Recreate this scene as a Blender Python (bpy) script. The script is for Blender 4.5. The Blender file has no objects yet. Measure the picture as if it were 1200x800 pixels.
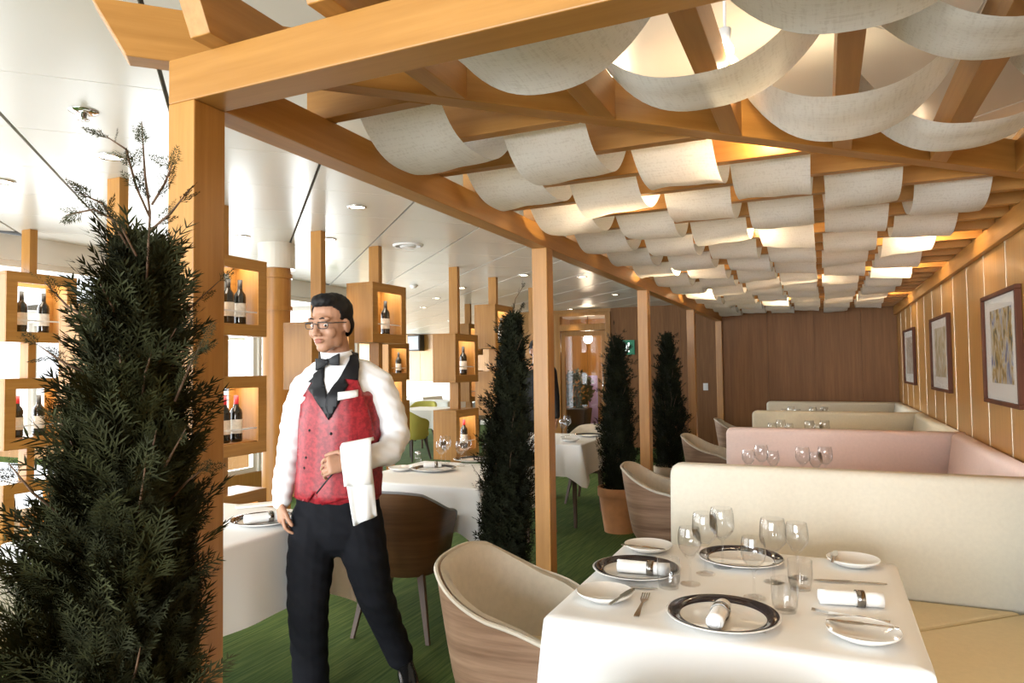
import bpy, bmesh, math, random
import numpy as np
from mathutils import Vector, Matrix
from mathutils.bvhtree import BVHTree
from mathutils.geometry import delaunay_2d_cdt

random.seed(7)
rng = np.random.default_rng(7)
PI = math.pi
scene = bpy.context.scene
COL = scene.collection

# ------------------------------------------------------------------ camera
H = 1.43
YAW, PIT, ROL, FPX = 4.23793775e-01, 3.85300741e-02, 1.23381789e-02, 808.786
_F = Vector((-math.sin(YAW) * math.cos(PIT), math.cos(YAW) * math.cos(PIT), math.sin(PIT)))
_r0 = Vector((math.cos(YAW), math.sin(YAW), 0))
_u0 = _r0.cross(_F)
_R = _r0 * math.cos(ROL) - _u0 * math.sin(ROL)
_U = _u0 * math.cos(ROL) + _r0 * math.sin(ROL)
CAM = Vector((0, 0, H))
cd = bpy.data.cameras.new('camera')
cd.sensor_width = 36
cd.lens = FPX / 1200 * 36
cd.clip_start = 0.05
cam = bpy.data.objects.new('camera', cd)
cam.matrix_world = Matrix(((_R.x, _U.x, -_F.x, 0), (_R.y, _U.y, -_F.y, 0), (_R.z, _U.z, -_F.z, H), (0, 0, 0, 1)))
COL.objects.link(cam)
scene.camera = cam

# ------------------------------------------------------------------ world, exposure, daylight
vs = scene.view_settings
vs.view_transform = 'Standard'
vs.look = 'None'
vs.exposure = 0.7
vs.gamma = 1.0
vs.use_curve_mapping = False
world = bpy.data.worlds.new('overcast_sky')
scene.world = world
world.use_nodes = True
bgn = world.node_tree.nodes['Background']
bgn.inputs[0].default_value = (0.93, 0.97, 1.0, 1)
bgn.inputs[1].default_value = 1.25


def area(name, loc, rot, sx, sy, power, col):
    l = bpy.data.lights.new(name, 'AREA')
    l.shape = 'RECTANGLE'
    l.size = sx
    l.size_y = sy
    l.energy = power
    l.color = col
    o = bpy.data.objects.new(name, l)
    o.location = loc
    o.rotation_euler = rot
    COL.objects.link(o)
    return o


DAY = (0.92, 0.965, 1.0)
area('daylight_left_windows', (-6.0, 1.6, 1.45), (0, -PI / 2, 0), 2.2, 11.5, 240, DAY)
area('daylight_rear_windows', (-2.2, -4.9, 1.45), (PI / 2, 0, 0), 6.0, 2.0, 680, DAY)
area('daylight_far_windows', (-14.4, 13.0, 1.5), (0, -PI / 2, 0), 2.2, 10.0, 1500, DAY)


# ------------------------------------------------------------------ pixel helpers (1200 x 800 frame)
def ray(x, y):
    return _F + _R * ((x - 600) / FPX) + _U * ((400 - y) / FPX)


def atz(x, y, z):
    d = ray(x, y)
    return CAM + d * ((z - H) / d.z)


def atx(x, y, X):
    d = ray(x, y)
    return CAM + d * (X / d.x)


def aty(x, y, Y):
    d = ray(x, y)
    return CAM + d * (Y / d.y)


def pd(x, y, dep):
    return CAM + ray(x, y) * dep


# ------------------------------------------------------------------ materials
MATS = {}


def new_mat(name):
    m = bpy.data.materials.new(name)
    m.use_nodes = True
    nt = m.node_tree
    return m, nt, nt.nodes['Principled BSDF']


def mixrgb(nt, a, b, fac, blend='MIX'):
    n = nt.nodes.new('ShaderNodeMix')
    n.data_type = 'RGBA'
    n.blend_type = blend
    for sock, val in ((n.inputs[6], a), (n.inputs[7], b), (n.inputs[0], fac)):
        if hasattr(val, 'node'):
            nt.links.new(val, sock)
        elif isinstance(val, (int, float)):
            sock.default_value = val
        else:
            sock.default_value = (*val, 1)
    return n.outputs[2]


def coords(nt, kind='Object', scale=(1, 1, 1), rot=(0, 0, 0)):
    t = nt.nodes.new('ShaderNodeTexCoord')
    mp = nt.nodes.new('ShaderNodeMapping')
    mp.inputs['Scale'].default_value = scale
    mp.inputs['Rotation'].default_value = rot
    nt.links.new(t.outputs[kind], mp.inputs[0])
    return mp.outputs[0]


def noise(nt, vec, scale=5, detail=4, rough=0.55):
    n = nt.nodes.new('ShaderNodeTexNoise')
    n.inputs['Scale'].default_value = scale
    n.inputs['Detail'].default_value = detail
    n.inputs['Roughness'].default_value = rough
    nt.links.new(vec, n.inputs['Vector'])
    return n.outputs['Fac']


def ramp(nt, fac, stops):
    n = nt.nodes.new('ShaderNodeValToRGB')
    el = n.color_ramp.elements
    while len(el) < len(stops):
        el.new(0.5)
    for e, (p, c) in zip(el, stops):
        e.position = p
        e.color = (*c, 1)
    nt.links.new(fac, n.inputs[0])
    return n.outputs[0]


def bump(nt, b, height, strength=0.2, dist=0.002):
    n = nt.nodes.new('ShaderNodeBump')
    n.inputs['Strength'].default_value = strength
    n.inputs['Distance'].default_value = dist
    nt.links.new(height, n.inputs['Height'])
    nt.links.new(n.outputs[0], b.inputs['Normal'])


def wood(name, c1, c2, axis='z', rough=0.35, fine=60, kind='Object', coat=0.0, spec=0.4):
    m, nt, b = new_mat(name)
    s = {'x': (0.05, 1, 1), 'y': (1, 0.05, 1), 'z': (1, 1, 0.05), 'xy': (0.06, 0.06, 1)}[axis]
    v = coords(nt, kind, s)
    n1 = noise(nt, v, fine, 5, 0.6)
    n2 = noise(nt, v, fine * 0.22, 3, 0.5)
    c = ramp(nt, n1, [(0.28, c1), (0.72, c2)])
    dk = tuple(x * 0.72 for x in c1)
    r2 = ramp(nt, n2, [(0.42, (0, 0, 0)), (0.75, (1, 1, 1))])
    sep = nt.nodes.new('ShaderNodeRGBToBW')
    nt.links.new(r2, sep.inputs[0])
    mul = nt.nodes.new('ShaderNodeMath')
    mul.operation = 'MULTIPLY'
    mul.inputs[1].default_value = 0.45
    nt.links.new(sep.outputs[0], mul.inputs[0])
    out = mixrgb(nt, c, dk, mul.outputs[0])
    nt.links.new(out, b.inputs['Base Color'])
    b.inputs['Roughness'].default_value = rough
    b.inputs['Coat Weight'].default_value = coat
    b.inputs['Specular IOR Level'].default_value = spec
    bump(nt, b, n1, 0.08, 0.001)
    MATS[name] = m
    return m


def plain(name, col, rough=0.5, metal=0.0, var=0.0, vscale=8, spec=0.5, sheen=0.0, weave=0.0, wscale=400):
    m, nt, b = new_mat(name)
    b.inputs['Base Color'].default_value = (*col, 1)
    b.inputs['Roughness'].default_value = rough
    b.inputs['Metallic'].default_value = metal
    b.inputs['Specular IOR Level'].default_value = spec
    b.inputs['Sheen Weight'].default_value = sheen
    v = coords(nt)
    if var:
        n = noise(nt, v, vscale, 4)
        c = ramp(nt, n, [(0.3, tuple(x * (1 - var) for x in col)), (0.7, tuple(min(1, x * (1 + var)) for x in col))])
        nt.links.new(c, b.inputs['Base Color'])
    if weave:
        n = noise(nt, v, wscale, 2)
        bump(nt, b, n, weave, 0.002)
    MATS[name] = m
    return m


def emit(name, col, strength):
    m = bpy.data.materials.new(name)
    m.use_nodes = True
    nt = m.node_tree
    nt.nodes.remove(nt.nodes['Principled BSDF'])
    e = nt.nodes.new('ShaderNodeEmission')
    e.inputs[0].default_value = (*col, 1)
    e.inputs[1].default_value = strength
    nt.links.new(e.outputs[0], nt.nodes['Material Output'].inputs[0])
    MATS[name] = m
    return m


for ax in 'xyz':
    wood('oak_' + ax, (0.34, 0.152, 0.030), (0.45, 0.220, 0.054), ax, 0.38, 45)
wood('oak_diag', (0.34, 0.152, 0.030), (0.45, 0.220, 0.054), 'x', 0.38, 45)
wood('walnut_wall_z', (0.19, 0.083, 0.027), (0.265, 0.124, 0.044), 'z', 0.5, 42, spec=0.22)
wood('gold_wall_z', (0.34, 0.165, 0.040), (0.45, 0.230, 0.066), 'z', 0.28, 40)
wood('veneer', (0.15, 0.078, 0.045), (0.45, 0.29, 0.19), 'xy', 0.42, 30)
wood('dark_veneer', (0.085, 0.042, 0.018), (0.19, 0.095, 0.04), 'xy', 0.35, 30)
wood('dark_leg', (0.085, 0.05, 0.032), (0.13, 0.08, 0.05), 'z', 0.4, 40)
plain('fabric_drape_base', (0.8, 0.78, 0.72), 0.9)
plain('ceiling_panel', (0.64, 0.615, 0.545), 0.26, var=0.015, vscale=1.5)
plain('ceiling_gap', (0.10, 0.085, 0.06), 0.7)
plain('linen', (0.86, 0.86, 0.85), 0.85, weave=0.12, wscale=500)
plain('chair_fabric', (0.60, 0.54, 0.44), 0.9, var=0.05, vscale=40, weave=0.3)
plain('booth_cream', (0.80, 0.75, 0.63), 0.75, var=0.03, vscale=60, weave=0.2)
plain('booth_pink', (0.83, 0.64, 0.57), 0.75, var=0.03, vscale=60, weave=0.2)
plain('booth_yellow', (0.80, 0.71, 0.52), 0.75, var=0.03, vscale=60, weave=0.2)
plain('booth_sand', (0.74, 0.68, 0.54), 0.75, var=0.03, vscale=60, weave=0.2)
plain('booth_seat', (0.70, 0.56, 0.33), 0.7, var=0.03, vscale=60, weave=0.2)
plain('plinth', (0.05, 0.035, 0.025), 0.6)
plain('porcelain', (0.82, 0.81, 0.78), 0.08, spec=0.6)
plain('navy_rim', (0.018, 0.012, 0.016), 0.08, spec=0.6)
plain('steel', (0.62, 0.60, 0.56), 0.16, metal=1.0)
plain('ring_metal', (0.30, 0.28, 0.26), 0.25, metal=1.0)
plain('chrome', (0.75, 0.75, 0.75), 0.12, metal=1.0)
plain('strip_metal', (0.62, 0.54, 0.42), 0.35, metal=1.0)
plain('terracotta', (0.50, 0.225, 0.09), 0.75, var=0.14, vscale=9)
plain('pale_pot', (0.58, 0.46, 0.34), 0.75, var=0.10, vscale=9)
plain('soil', (0.34, 0.24, 0.13), 0.95, var=0.4, vscale=60)
plain('bark', (0.11, 0.062, 0.035), 0.9, var=0.3, vscale=40)
plain('bottle_glass', (0.010, 0.010, 0.008), 0.06, spec=0.8)
plain('bottle_green', (0.02, 0.045, 0.012), 0.06, spec=0.8)
plain('bottle_label', (0.72, 0.69, 0.62), 0.6, var=0.12, vscale=70)
plain('capsule_red', (0.42, 0.02, 0.03), 0.35)
plain('capsule_black', (0.02, 0.02, 0.02), 0.35)
plain('white_plastic', (0.80, 0.80, 0.78), 0.4)
plain('black_plastic', (0.02, 0.02, 0.02), 0.45)
plain('skin', (0.42, 0.22, 0.135), 0.5, var=0.06, vscale=30)
plain('lip', (0.36, 0.135, 0.10), 0.45)
plain('hair', (0.006, 0.005, 0.005), 0.6, weave=0.3, wscale=250, spec=0.25)
plain('eye_white', (0.75, 0.72, 0.68), 0.2)
plain('shirt', (0.83, 0.84, 0.86), 0.8, weave=0.1)
plain('satin_black', (0.006, 0.006, 0.008), 0.5, spec=0.3)
plain('trousers', (0.0065, 0.007, 0.010), 0.85, var=0.15, vscale=20, weave=0.2, spec=0.2)
plain('shoe', (0.010, 0.010, 0.010), 0.15)
plain('yellow_fabric', (0.50, 0.46, 0.10), 0.85, weave=0.2)
plain('grey_fabric', (0.32, 0.33, 0.35), 0.85, weave=0.2)
plain('white_leather', (0.80, 0.78, 0.72), 0.55)
plain('mat_board', (0.84, 0.82, 0.76), 0.8)
wood('picture_frame', (0.07, 0.022, 0.009), (0.12, 0.04, 0.018), 'z', 0.5, 50, spec=0.15)
plain('lavender', (0.34, 0.25, 0.50), 0.7)
plain('exit_green', (0.005, 0.26, 0.12), 0.4)
plain('window_frame', (0.66, 0.62, 0.54), 0.4)
plain('outside_wall', (0.7, 0.68, 0.62), 0.7)
plain('leaf_dark', (0.03, 0.055, 0.02), 0.6)
emit('lamp_glow', (1.0, 0.86, 0.66), 14)
emit('led_warm', (1.0, 0.88, 0.70), 7)
emit('exit_white', (0.9, 1.0, 0.93), 1.2)


def mk_vest():
    m, nt, b = new_mat('waistcoat_red')
    v = coords(nt, scale=(1, 1, 1))
    n = noise(nt, v, 55, 3, 0.6)
    c = ramp(nt, n, [(0.40, (0.20, 0.006, 0.013)), (0.62, (0.36, 0.016, 0.026))])
    nt.links.new(c, b.inputs['Base Color'])
    b.inputs['Roughness'].default_value = 0.42
    MATS['waistcoat_red'] = m


mk_vest()


def mk_carpet():
    m, nt, b = new_mat('green_carpet')
    v = coords(nt, scale=(1, 0.035, 1), rot=(0, 0, math.radians(-12)))
    n1 = noise(nt, v, 70, 4, 0.65)
    v2 = coords(nt, scale=(1, 0.12, 1), rot=(0, 0, math.radians(-12)))
    n2 = noise(nt, v2, 9, 3, 0.6)
    c = ramp(nt, n1, [(0.30, (0.034, 0.060, 0.013)), (0.50, (0.078, 0.118, 0.026)), (0.72, (0.16, 0.19, 0.055))])
    n2s = nt.nodes.new('ShaderNodeMath')
    n2s.operation = 'MULTIPLY'
    n2s.inputs[1].default_value = 0.55
    nt.links.new(n2, n2s.inputs[0])
    c2 = mixrgb(nt, c, (0.022, 0.066, 0.028), n2s.outputs[0])
    nt.links.new(c2, b.inputs['Base Color'])
    b.inputs['Roughness'].default_value = 0.95
    b.inputs['Specular IOR Level'].default_value = 0.1
    bump(nt, b, n1, 0.5, 0.004)
    MATS['green_carpet'] = m


mk_carpet()


def mk_drape():
    m = bpy.data.materials.new('drape_cloth')
    m.use_nodes = True
    nt = m.node_tree
    nt.nodes.remove(nt.nodes['Principled BSDF'])
    v = coords(nt, 'Object', (1, 1, 1))
    va = coords(nt, 'Object', (0.06, 1, 1))
    vb = coords(nt, 'Object', (1, 0.06, 1))
    na = noise(nt, va, 160, 2)
    nb = noise(nt, vb, 160, 2)
    mm = nt.nodes.new('ShaderNodeMath')
    mm.operation = 'ADD'
    nt.links.new(na, mm.inputs[0])
    nt.links.new(nb, mm.inputs[1])
    c = ramp(nt, mm.outputs[0], [(0.75, (0.68, 0.665, 0.625)), (1.0, (0.77, 0.76, 0.725))])
    df = nt.nodes.new('ShaderNodeBsdfDiffuse')
    tr = nt.nodes.new('ShaderNodeBsdfTranslucent')
    nt.links.new(c, df.inputs[0])
    nt.links.new(c, tr.inputs[0])
    bp = nt.nodes.new('ShaderNodeBump')
    bp.inputs['Strength'].default_value = 0.15
    bp.inputs['Distance'].default_value = 0.001
    nt.links.new(mm.outputs[0], bp.inputs['Height'])
    nt.links.new(bp.outputs[0], df.inputs['Normal'])
    mx = nt.nodes.new('ShaderNodeMixShader')
    mx.inputs[0].default_value = 0.38
    nt.links.new(df.outputs[0], mx.inputs[1])
    nt.links.new(tr.outputs[0], mx.inputs[2])
    nt.links.new(mx.outputs[0], nt.nodes['Material Output'].inputs[0])
    MATS['drape_cloth'] = m


mk_drape()


def mk_glass(name, edge, tint=(1, 1, 1), base=0.04):
    # thin clear glass: transparent, with a mirror share that grows toward grazing angles
    m = bpy.data.materials.new(name)
    m.use_nodes = True
    nt = m.node_tree
    nt.nodes.remove(nt.nodes['Principled BSDF'])
    t = nt.nodes.new('ShaderNodeBsdfTransparent')
    t.inputs[0].default_value = (*tint, 1)
    g = nt.nodes.new('ShaderNodeBsdfGlossy')
    g.inputs['Roughness'].default_value = 0.02
    lw = nt.nodes.new('ShaderNodeLayerWeight')
    lw.inputs[0].default_value = 0.5
    pw_ = nt.nodes.new('ShaderNodeMath')
    pw_.operation = 'POWER'
    pw_.inputs[1].default_value = 4.0
    nt.links.new(lw.outputs['Facing'], pw_.inputs[0])
    ma = nt.nodes.new('ShaderNodeMath')
    ma.operation = 'MULTIPLY_ADD'
    ma.inputs[1].default_value = edge
    ma.inputs[2].default_value = base
    nt.links.new(pw_.outputs[0], ma.inputs[0])
    mx = nt.nodes.new('ShaderNodeMixShader')
    nt.links.new(ma.outputs[0], mx.inputs[0])
    nt.links.new(t.outputs[0], mx.inputs[1])
    nt.links.new(g.outputs[0], mx.inputs[2])
    nt.links.new(mx.outputs[0], nt.nodes['Material Output'].inputs[0])
    MATS[name] = m


mk_glass('window_glass', 0.5, base=0.03)
mk_glass('table_glass', 0.75, (0.985, 0.988, 0.99), 0.05)


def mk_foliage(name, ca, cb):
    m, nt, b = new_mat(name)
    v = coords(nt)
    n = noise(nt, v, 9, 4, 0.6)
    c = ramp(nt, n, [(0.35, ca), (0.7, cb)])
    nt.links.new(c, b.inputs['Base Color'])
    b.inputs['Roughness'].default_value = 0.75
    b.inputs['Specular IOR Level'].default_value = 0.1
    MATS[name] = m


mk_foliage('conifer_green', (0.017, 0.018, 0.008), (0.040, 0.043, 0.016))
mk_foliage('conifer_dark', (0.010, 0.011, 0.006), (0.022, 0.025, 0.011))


def mk_art(name, seed, cols):
    m, nt, b = new_mat(name)
    v = coords(nt, 'Object', (1, 1.0, 0.55))
    n = nt.nodes.new('ShaderNodeTexNoise')
    n.noise_dimensions = '4D'
    n.inputs['W'].default_value = seed
    n.inputs['Scale'].default_value = 13
    n.inputs['Detail'].default_value = 4
    n.inputs['Distortion'].default_value = 1.3
    nt.links.new(v, n.inputs['Vector'])
    c = ramp(nt, n.outputs['Fac'], [(0.30 + 0.075 * i, k) for i, k in enumerate(cols)])
    nt.links.new(c, b.inputs['Base Color'])
    b.inputs['Roughness'].default_value = 0.6
    MATS[name] = m


mk_art('art_a', 3.1, [(0.03, 0.05, 0.14), (0.20, 0.26, 0.42), (0.66, 0.62, 0.50), (0.50, 0.32, 0.08), (0.05, 0.08, 0.03), (0.10, 0.12, 0.20)])
mk_art('art_b', 8.4, [(0.30, 0.25, 0.15), (0.60, 0.55, 0.40), (0.66, 0.64, 0.55), (0.50, 0.36, 0.16), (0.30, 0.32, 0.18), (0.6, 0.58, 0.5)])
mk_art('art_c', 5.7, [(0.22, 0.20, 0.18), (0.5, 0.47, 0.40), (0.60, 0.57, 0.50), (0.42, 0.33, 0.20), (0.25, 0.24, 0.20), (0.55, 0.52, 0.46)])


# ------------------------------------------------------------------ mesh helpers
class MB:
    def __init__(self):
        self.v = []
        self.f = []

    def box(self, x0, x1, y0, y1, z0, z1):
        n = len(self.v)
        self.v += [(x0, y0, z0), (x1, y0, z0), (x1, y1, z0), (x0, y1, z0), (x0, y0, z1), (x1, y0, z1), (x1, y1, z1), (x0, y1, z1)]
        self.f += [tuple(n + i for i in q) for q in ((0, 3, 2, 1), (4, 5, 6, 7), (0, 1, 5, 4), (1, 2, 6, 5), (2, 3, 7, 6), (3, 0, 4, 7))]
        return self

    def hexa(self, p):
        n = len(self.v)
        self.v += [tuple(a) for a in p]
        self.f += [tuple(n + i for i in q) for q in ((0, 3, 2, 1), (4, 5, 6, 7), (0, 1, 5, 4), (1, 2, 6, 5), (2, 3, 7, 6), (3, 0, 4, 7))]
        return self

    def prism(self, poly, z0, z1):
        n = len(self.v)
        k = len(poly)
        self.v += [(x, y, z0) for x, y in poly] + [(x, y, z1) for x, y in poly]
        self.f += [tuple(n + i for i in reversed(range(k))), tuple(n + k + i for i in range(k))]
        self.f += [(n + i, n + (i + 1) % k, n + k + (i + 1) % k, n + k + i) for i in range(k)]
        return self

    def rings(self, rings, caps=True, closed=True):
        n = len(self.v)
        k = len(rings[0])
        for r in rings:
            self.v += [tuple(p) for p in r]
        for i in range(len(rings) - 1):
            for j in range(k if closed else k - 1):
                a, b = n + i * k + j, n + i * k + (j + 1) % k
                self.f.append((a, b, b + k, a + k))
        if caps and closed:
            self.f.append(tuple(n + j for j in reversed(range(k))))
            self.f.append(tuple(n + (len(rings) - 1) * k + j for j in range(k)))
        return self

    def lathe(self, prof, c=(0, 0, 0), seg=24, caps=True):
        rr = []
        for r, z in prof:
            rr.append([(c[0] + r * math.cos(2 * PI * j / seg), c[1] + r * math.sin(2 * PI * j / seg), c[2] + z) for j in range(seg)])
        return self.rings(rr, caps)

    def tube(self, pts, rad, seg=8, flat=None):
        pts = [Vector(p) for p in pts]
        rads = rad if isinstance(rad, (list, tuple)) else [rad] * len(pts)
        rr = []
        ref = None
        for i, p in enumerate(pts):
            t = (pts[min(i + 1, len(pts) - 1)] - pts[max(i - 1, 0)])
            if t.length < 1e-9:
                t = Vector((0, 0, 1))
            t.normalize()
            if ref is None:
                ref = Vector((0, 0, 1)) if abs(t.z) < 0.9 else Vector((1, 0, 0))
            a = t.cross(ref)
            if a.length < 1e-6:
                a = t.orthogonal()
            a.normalize()
            b = a.cross(t).normalized()
            ref = b
            rr.append([tuple(p + a * (rads[i] * math.cos(2 * PI * j / seg)) + b * (rads[i] * math.sin(2 * PI * j / seg))) for j in range(seg)])
        return self.rings(rr)

    def ell(self, c, r, seg=16, rin=10, M=None):
        rr = []
        for i in range(rin + 1):
            a = -PI / 2 + PI * (i + 0.001 if i == 0 else (i - 0.001 if i == rin else i)) / rin
            ring = []
            for j in range(seg):
                p = Vector((r[0] * math.cos(a) * math.cos(2 * PI * j / seg), r[1] * math.cos(a) * math.sin(2 * PI * j / seg), r[2] * math.sin(a)))
                p += Vector(c)
                ring.append(tuple(M @ p) if M else tuple(p))
            rr.append(ring)
        return self.rings(rr)

    def mesh(self, name, smooth=False):
        me = bpy.data.meshes.new(name)
        me.from_pydata(self.v, [], self.f)
        me.update()
        if smooth:
            me.polygons.foreach_set('use_smooth', [True] * len(me.polygons))
        return me

    def build(self, name, mat, parent=None, smooth=False, bevel=0, bseg=2, fix=False):
        me = self.mesh(name, smooth)
        if fix:
            bm = bmesh.new()
            bm.from_mesh(me)
            bmesh.ops.recalc_face_normals(bm, faces=bm.faces)
            bm.to_mesh(me)
            bm.free()
        return link(name, me, mat, parent, bevel, bseg)


def link(name, me, mat, parent=None, bevel=0, bseg=2):
    if mat:
        me.materials.clear()
        me.materials.append(MATS[mat])
    o = bpy.data.objects.new(name, me)
    COL.objects.link(o)
    if parent:
        o.parent = parent
    if bevel:
        b = o.modifiers.new('bevel', 'BEVEL')
        b.width = bevel
        b.segments = bseg
        b.limit_method = 'ANGLE'
    return o


def smooth_by_angle(me, deg=40):
    bm = bmesh.new()
    bm.from_mesh(me)
    for f in bm.faces:
        f.smooth = True
    for e in bm.edges:
        if len(e.link_faces) == 2 and e.calc_face_angle(0) > math.radians(deg):
            e.smooth = False
    bm.to_mesh(me)
    bm.free()


def tag(o, label, cat, group=None):
    o['label'] = label
    o['category'] = cat
    if group:
        o['group'] = group
    return o


def thing(name, label, cat, loc=(0, 0, 0), rz=0, group=None):
    o = bpy.data.objects.new(name, None)
    o.empty_display_size = 0.1
    COL.objects.link(o)
    o.location = loc
    o.rotation_euler = (0, 0, rz)
    return tag(o, label, cat, group)


def struct(o):
    o['kind'] = 'structure'
    return o


def struct_root(name):
    o = bpy.data.objects.new(name, None)
    COL.objects.link(o)
    return struct(o)


def dup(root, loc, rz, label, group=None, skip=()):
    r = root.copy()
    COL.objects.link(r)
    r.location = loc
    r.rotation_euler = (0, 0, rz)
    r['label'] = label
    if group:
        r['group'] = group
    for ch in list(root.children):
        if ch.name.split('.')[0] in skip:
            continue
        c = ch.copy()
        COL.objects.link(c)
        c.parent = r
        for g in ch.children:
            d = g.copy()
            COL.objects.link(d)
            d.parent = c
    return r


ORD = ['first', 'second', 'third', 'fourth', 'fifth', 'sixth', 'seventh', 'eighth', 'ninth', 'tenth', 'eleventh', 'twelfth', 'thirteenth', 'fourteenth']

# ------------------------------------------------------------------ structure
ZC = 2.49            # hall ceiling
Q = 1.43 / 1.4 * 0.69  # pergola scale


def pg(z):
    return H + (z - 1.4) * Q


XW = 1.2 * Q         # right wall
YF = 9.83            # far alcove wall
YD = 12.05           # wall with the glass door
XL = -5.6            # window wall
ZB0, ZB1 = pg(2.26), pg(2.405)
ZS1 = pg(2.565)

struct(MB().prism([(XL - 0.14, -4.74), (3, -4.74), (3, 20), (-14.14, 20), (-14.14, 7.36), (XL - 0.14, 7.36)], -0.1, 0).build('floor', 'green_carpet'))

# ceiling with square panels laid at 45 degrees
ceil = struct(MB().prism([(XL - 0.14, -4.74), (3, -4.74), (3, 20), (-14.14, 20), (-14.14, 7.36), (XL - 0.14, 7.36)], ZC + 0.02, ZC + 0.12).build('ceiling', 'ceiling_gap'))
dv = Vector((-0.7157, 0.6984))
nv = Vector((0.6984, 0.7157))
P45 = 0.645
ang45 = math.atan2(dv.y, dv.x)
pm = MB().box(-P45 / 2 + 0.0028, P45 / 2 - 0.0028, -P45 / 2 + 0.008, P45 / 2 - 0.008, ZC, ZC + 0.02).mesh('ceiling_panel')
pm.materials.append(MATS['ceiling_panel'])
cells = []
for i in range(-20, 30):
    for j in range(-12, 30):
        d = 2.855 + (j + 0.5) * P45 - 3 * P45
        n = -0.916 + (i + 0.5) * P45
        p = dv * d + nv * n
        if -14.0 < p.x < 1.4 and -2.0 < p.y < 18.5 and (p.x > XL - 0.1 or p.y > 7.4):
            cells.append((abs(p.x * 0.9 + 2.5) + abs(p.y - 5.0), p))
cells.sort(key=lambda a: a[0])
for k, (_, p) in enumerate(cells[:300]):
    o = bpy.data.objects.new('ceiling_panel', pm)
    COL.objects.link(o)
    o.parent = ceil
    o.location = (p.x, p.y, 0)
    o.rotation_euler = (0, 0, ang45)
rest = MB()
ca, sa = math.cos(ang45), math.sin(ang45)
for _, p in cells[300:]:
    hx, hy = P45 / 2 - 0.003, P45 / 2 - 0.008
    q = [(p.x + ca * a - sa * b, p.y + sa * a + ca * b) for a, b in ((-hx, -hy), (hx, -hy), (hx, hy), (-hx, hy))]
    rest.prism(q, ZC, ZC + 0.02)
o = rest.build('ceiling_panel_field', 'ceiling_panel', ceil)
o['kind'] = 'stuff'

# right alcove wall: wood panels with metal strips
wr = struct_root('wall_right')
MB().box(XW + 0.03, XW + 0.2, -4.6, 12, 0, ZC + 0.02).build('wall_core', 'gold_wall_z', wr)
pw = 0.735 * Q
y0 = 5.92 * Q
ks = [k for k in range(-16, 11)]
pmesh = MB().box(XW, XW + 0.03, 0.0065, pw - 0.0065, 0, ZC).mesh('panel')
pmesh.materials.append(MATS['gold_wall_z'])
smesh = MB().box(XW - 0.0015, XW + 0.012, -0.004, 0.004, 0, ZC).mesh('metal_strip')
smesh.materials.append(MATS['strip_metal'])
for k in ks:
    for nm, me in (('panel', pmesh), ('metal_strip', smesh)):
        o = bpy.data.objects.new(nm, me)
        COL.objects.link(o)
        o.parent = wr
        o.location = (0, y0 + k * pw, 0)

# far alcove wall
wf = struct_root('wall_far')
xs = [-1.36] + [aty(x, 420, YF).x for x in (900, 955, 1010)] + [XW]
MB().box(-1.36, XW + 0.1, YF + 0.02, YF + 0.14, 0, ZC).build('wall_core', 'walnut_wall_z', wf)
for a, b in zip(xs[:-1], xs[1:]):
    MB().box(a + 0.002, b - 0.002, YF, YF + 0.03, 0, ZC).build('panel', 'walnut_wall_z', wf)

# wall with glass door, hall end
wd = struct_root('wall_door')
xd0, xd1 = aty(651, 400, YD).x, aty(716, 400, YD).x
ztr = ZC - 0.06
edges = [xd1]
x = xd1
while x < XW:
    x += 0.62
    edges.append(min(x, XW + 0.1))
MB().box(xd1, XW + 0.2, YD + 0.03, YD + 0.15, 0, ZC).build('wall_core', 'walnut_wall_z', wd)
for a, b in zip(edges[:-1], edges[1:]):
    MB().box(a + 0.002, b - 0.002, YD, YD + 0.03, 0, ZC).build('panel', 'walnut_wall_z', wd)
MB().box(xd0 - 0.6, xd0, YD, YD + 0.15, 0, ZC).build('panel', 'gold_wall_z', wd)
MB().box(xd0, xd1, YD, YD + 0.15, ztr, ZC).build('lintel', 'gold_wall_z', wd)

# door 1
d1 = struct_root('door_1')
w = 0.075
xm0, xm1 = aty(655, 400, YD).x, aty(713, 400, YD).x
zt = 2.1
fr = MB()
fr.box(xd0, xd0 + 0.1, YD - 0.03, YD + 0.12, 0, ztr)
fr.box(xd1 - 0.1, xd1, YD - 0.03, YD + 0.12, 0, ztr)
fr.box(xd0 + 0.1, xd1 - 0.1, YD - 0.03, YD + 0.12, ztr - 0.06, ztr)
fr.box(xd0 + 0.1, xd1 - 0.1, YD - 0.03, YD + 0.12, zt, zt + 0.12)
fr.build('door_frame', 'oak_z', d1, bevel=0.006)
lf = MB()
a, b = xd0 + 0.105, xd1 - 0.105
lf.box(a, a + w, YD + 0.01, YD + 0.06, 0.02, zt - 0.005)
lf.box(b - w, b, YD + 0.01, YD + 0.06, 0.02, zt - 0.005)
lf.box(a + w, b - w, YD + 0.01, YD + 0.06, zt - 0.1, zt - 0.005)
lf.box(a + w, b - w, YD + 0.01, YD + 0.06, 0.02, 0.2)
lv = lf.build('door_leaf', 'oak_z', d1, bevel=0.004)
MB().box(a + w, b - w, YD + 0.03, YD + 0.038, 0.2, zt - 0.1).build('pane', 'window_glass', lv)
MB().box(xd0 + 0.1, xd1 - 0.1, YD + 0.03, YD + 0.038, zt + 0.12, ztr - 0.06).build('transom_pane', 'window_glass', d1)
hb = MB().tube([(b - 0.04, YD - 0.04, 0.85), (b - 0.04, YD - 0.04, 1.35)], 0.012, 8)
hb.tube([(b - 0.04, YD + 0.01, 0.9), (b - 0.04, YD - 0.04, 0.9)], 0.008, 6)
hb.tube([(b - 0.04, YD + 0.01, 1.3), (b - 0.04, YD - 0.04, 1.3)], 0.008, 6)
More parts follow.
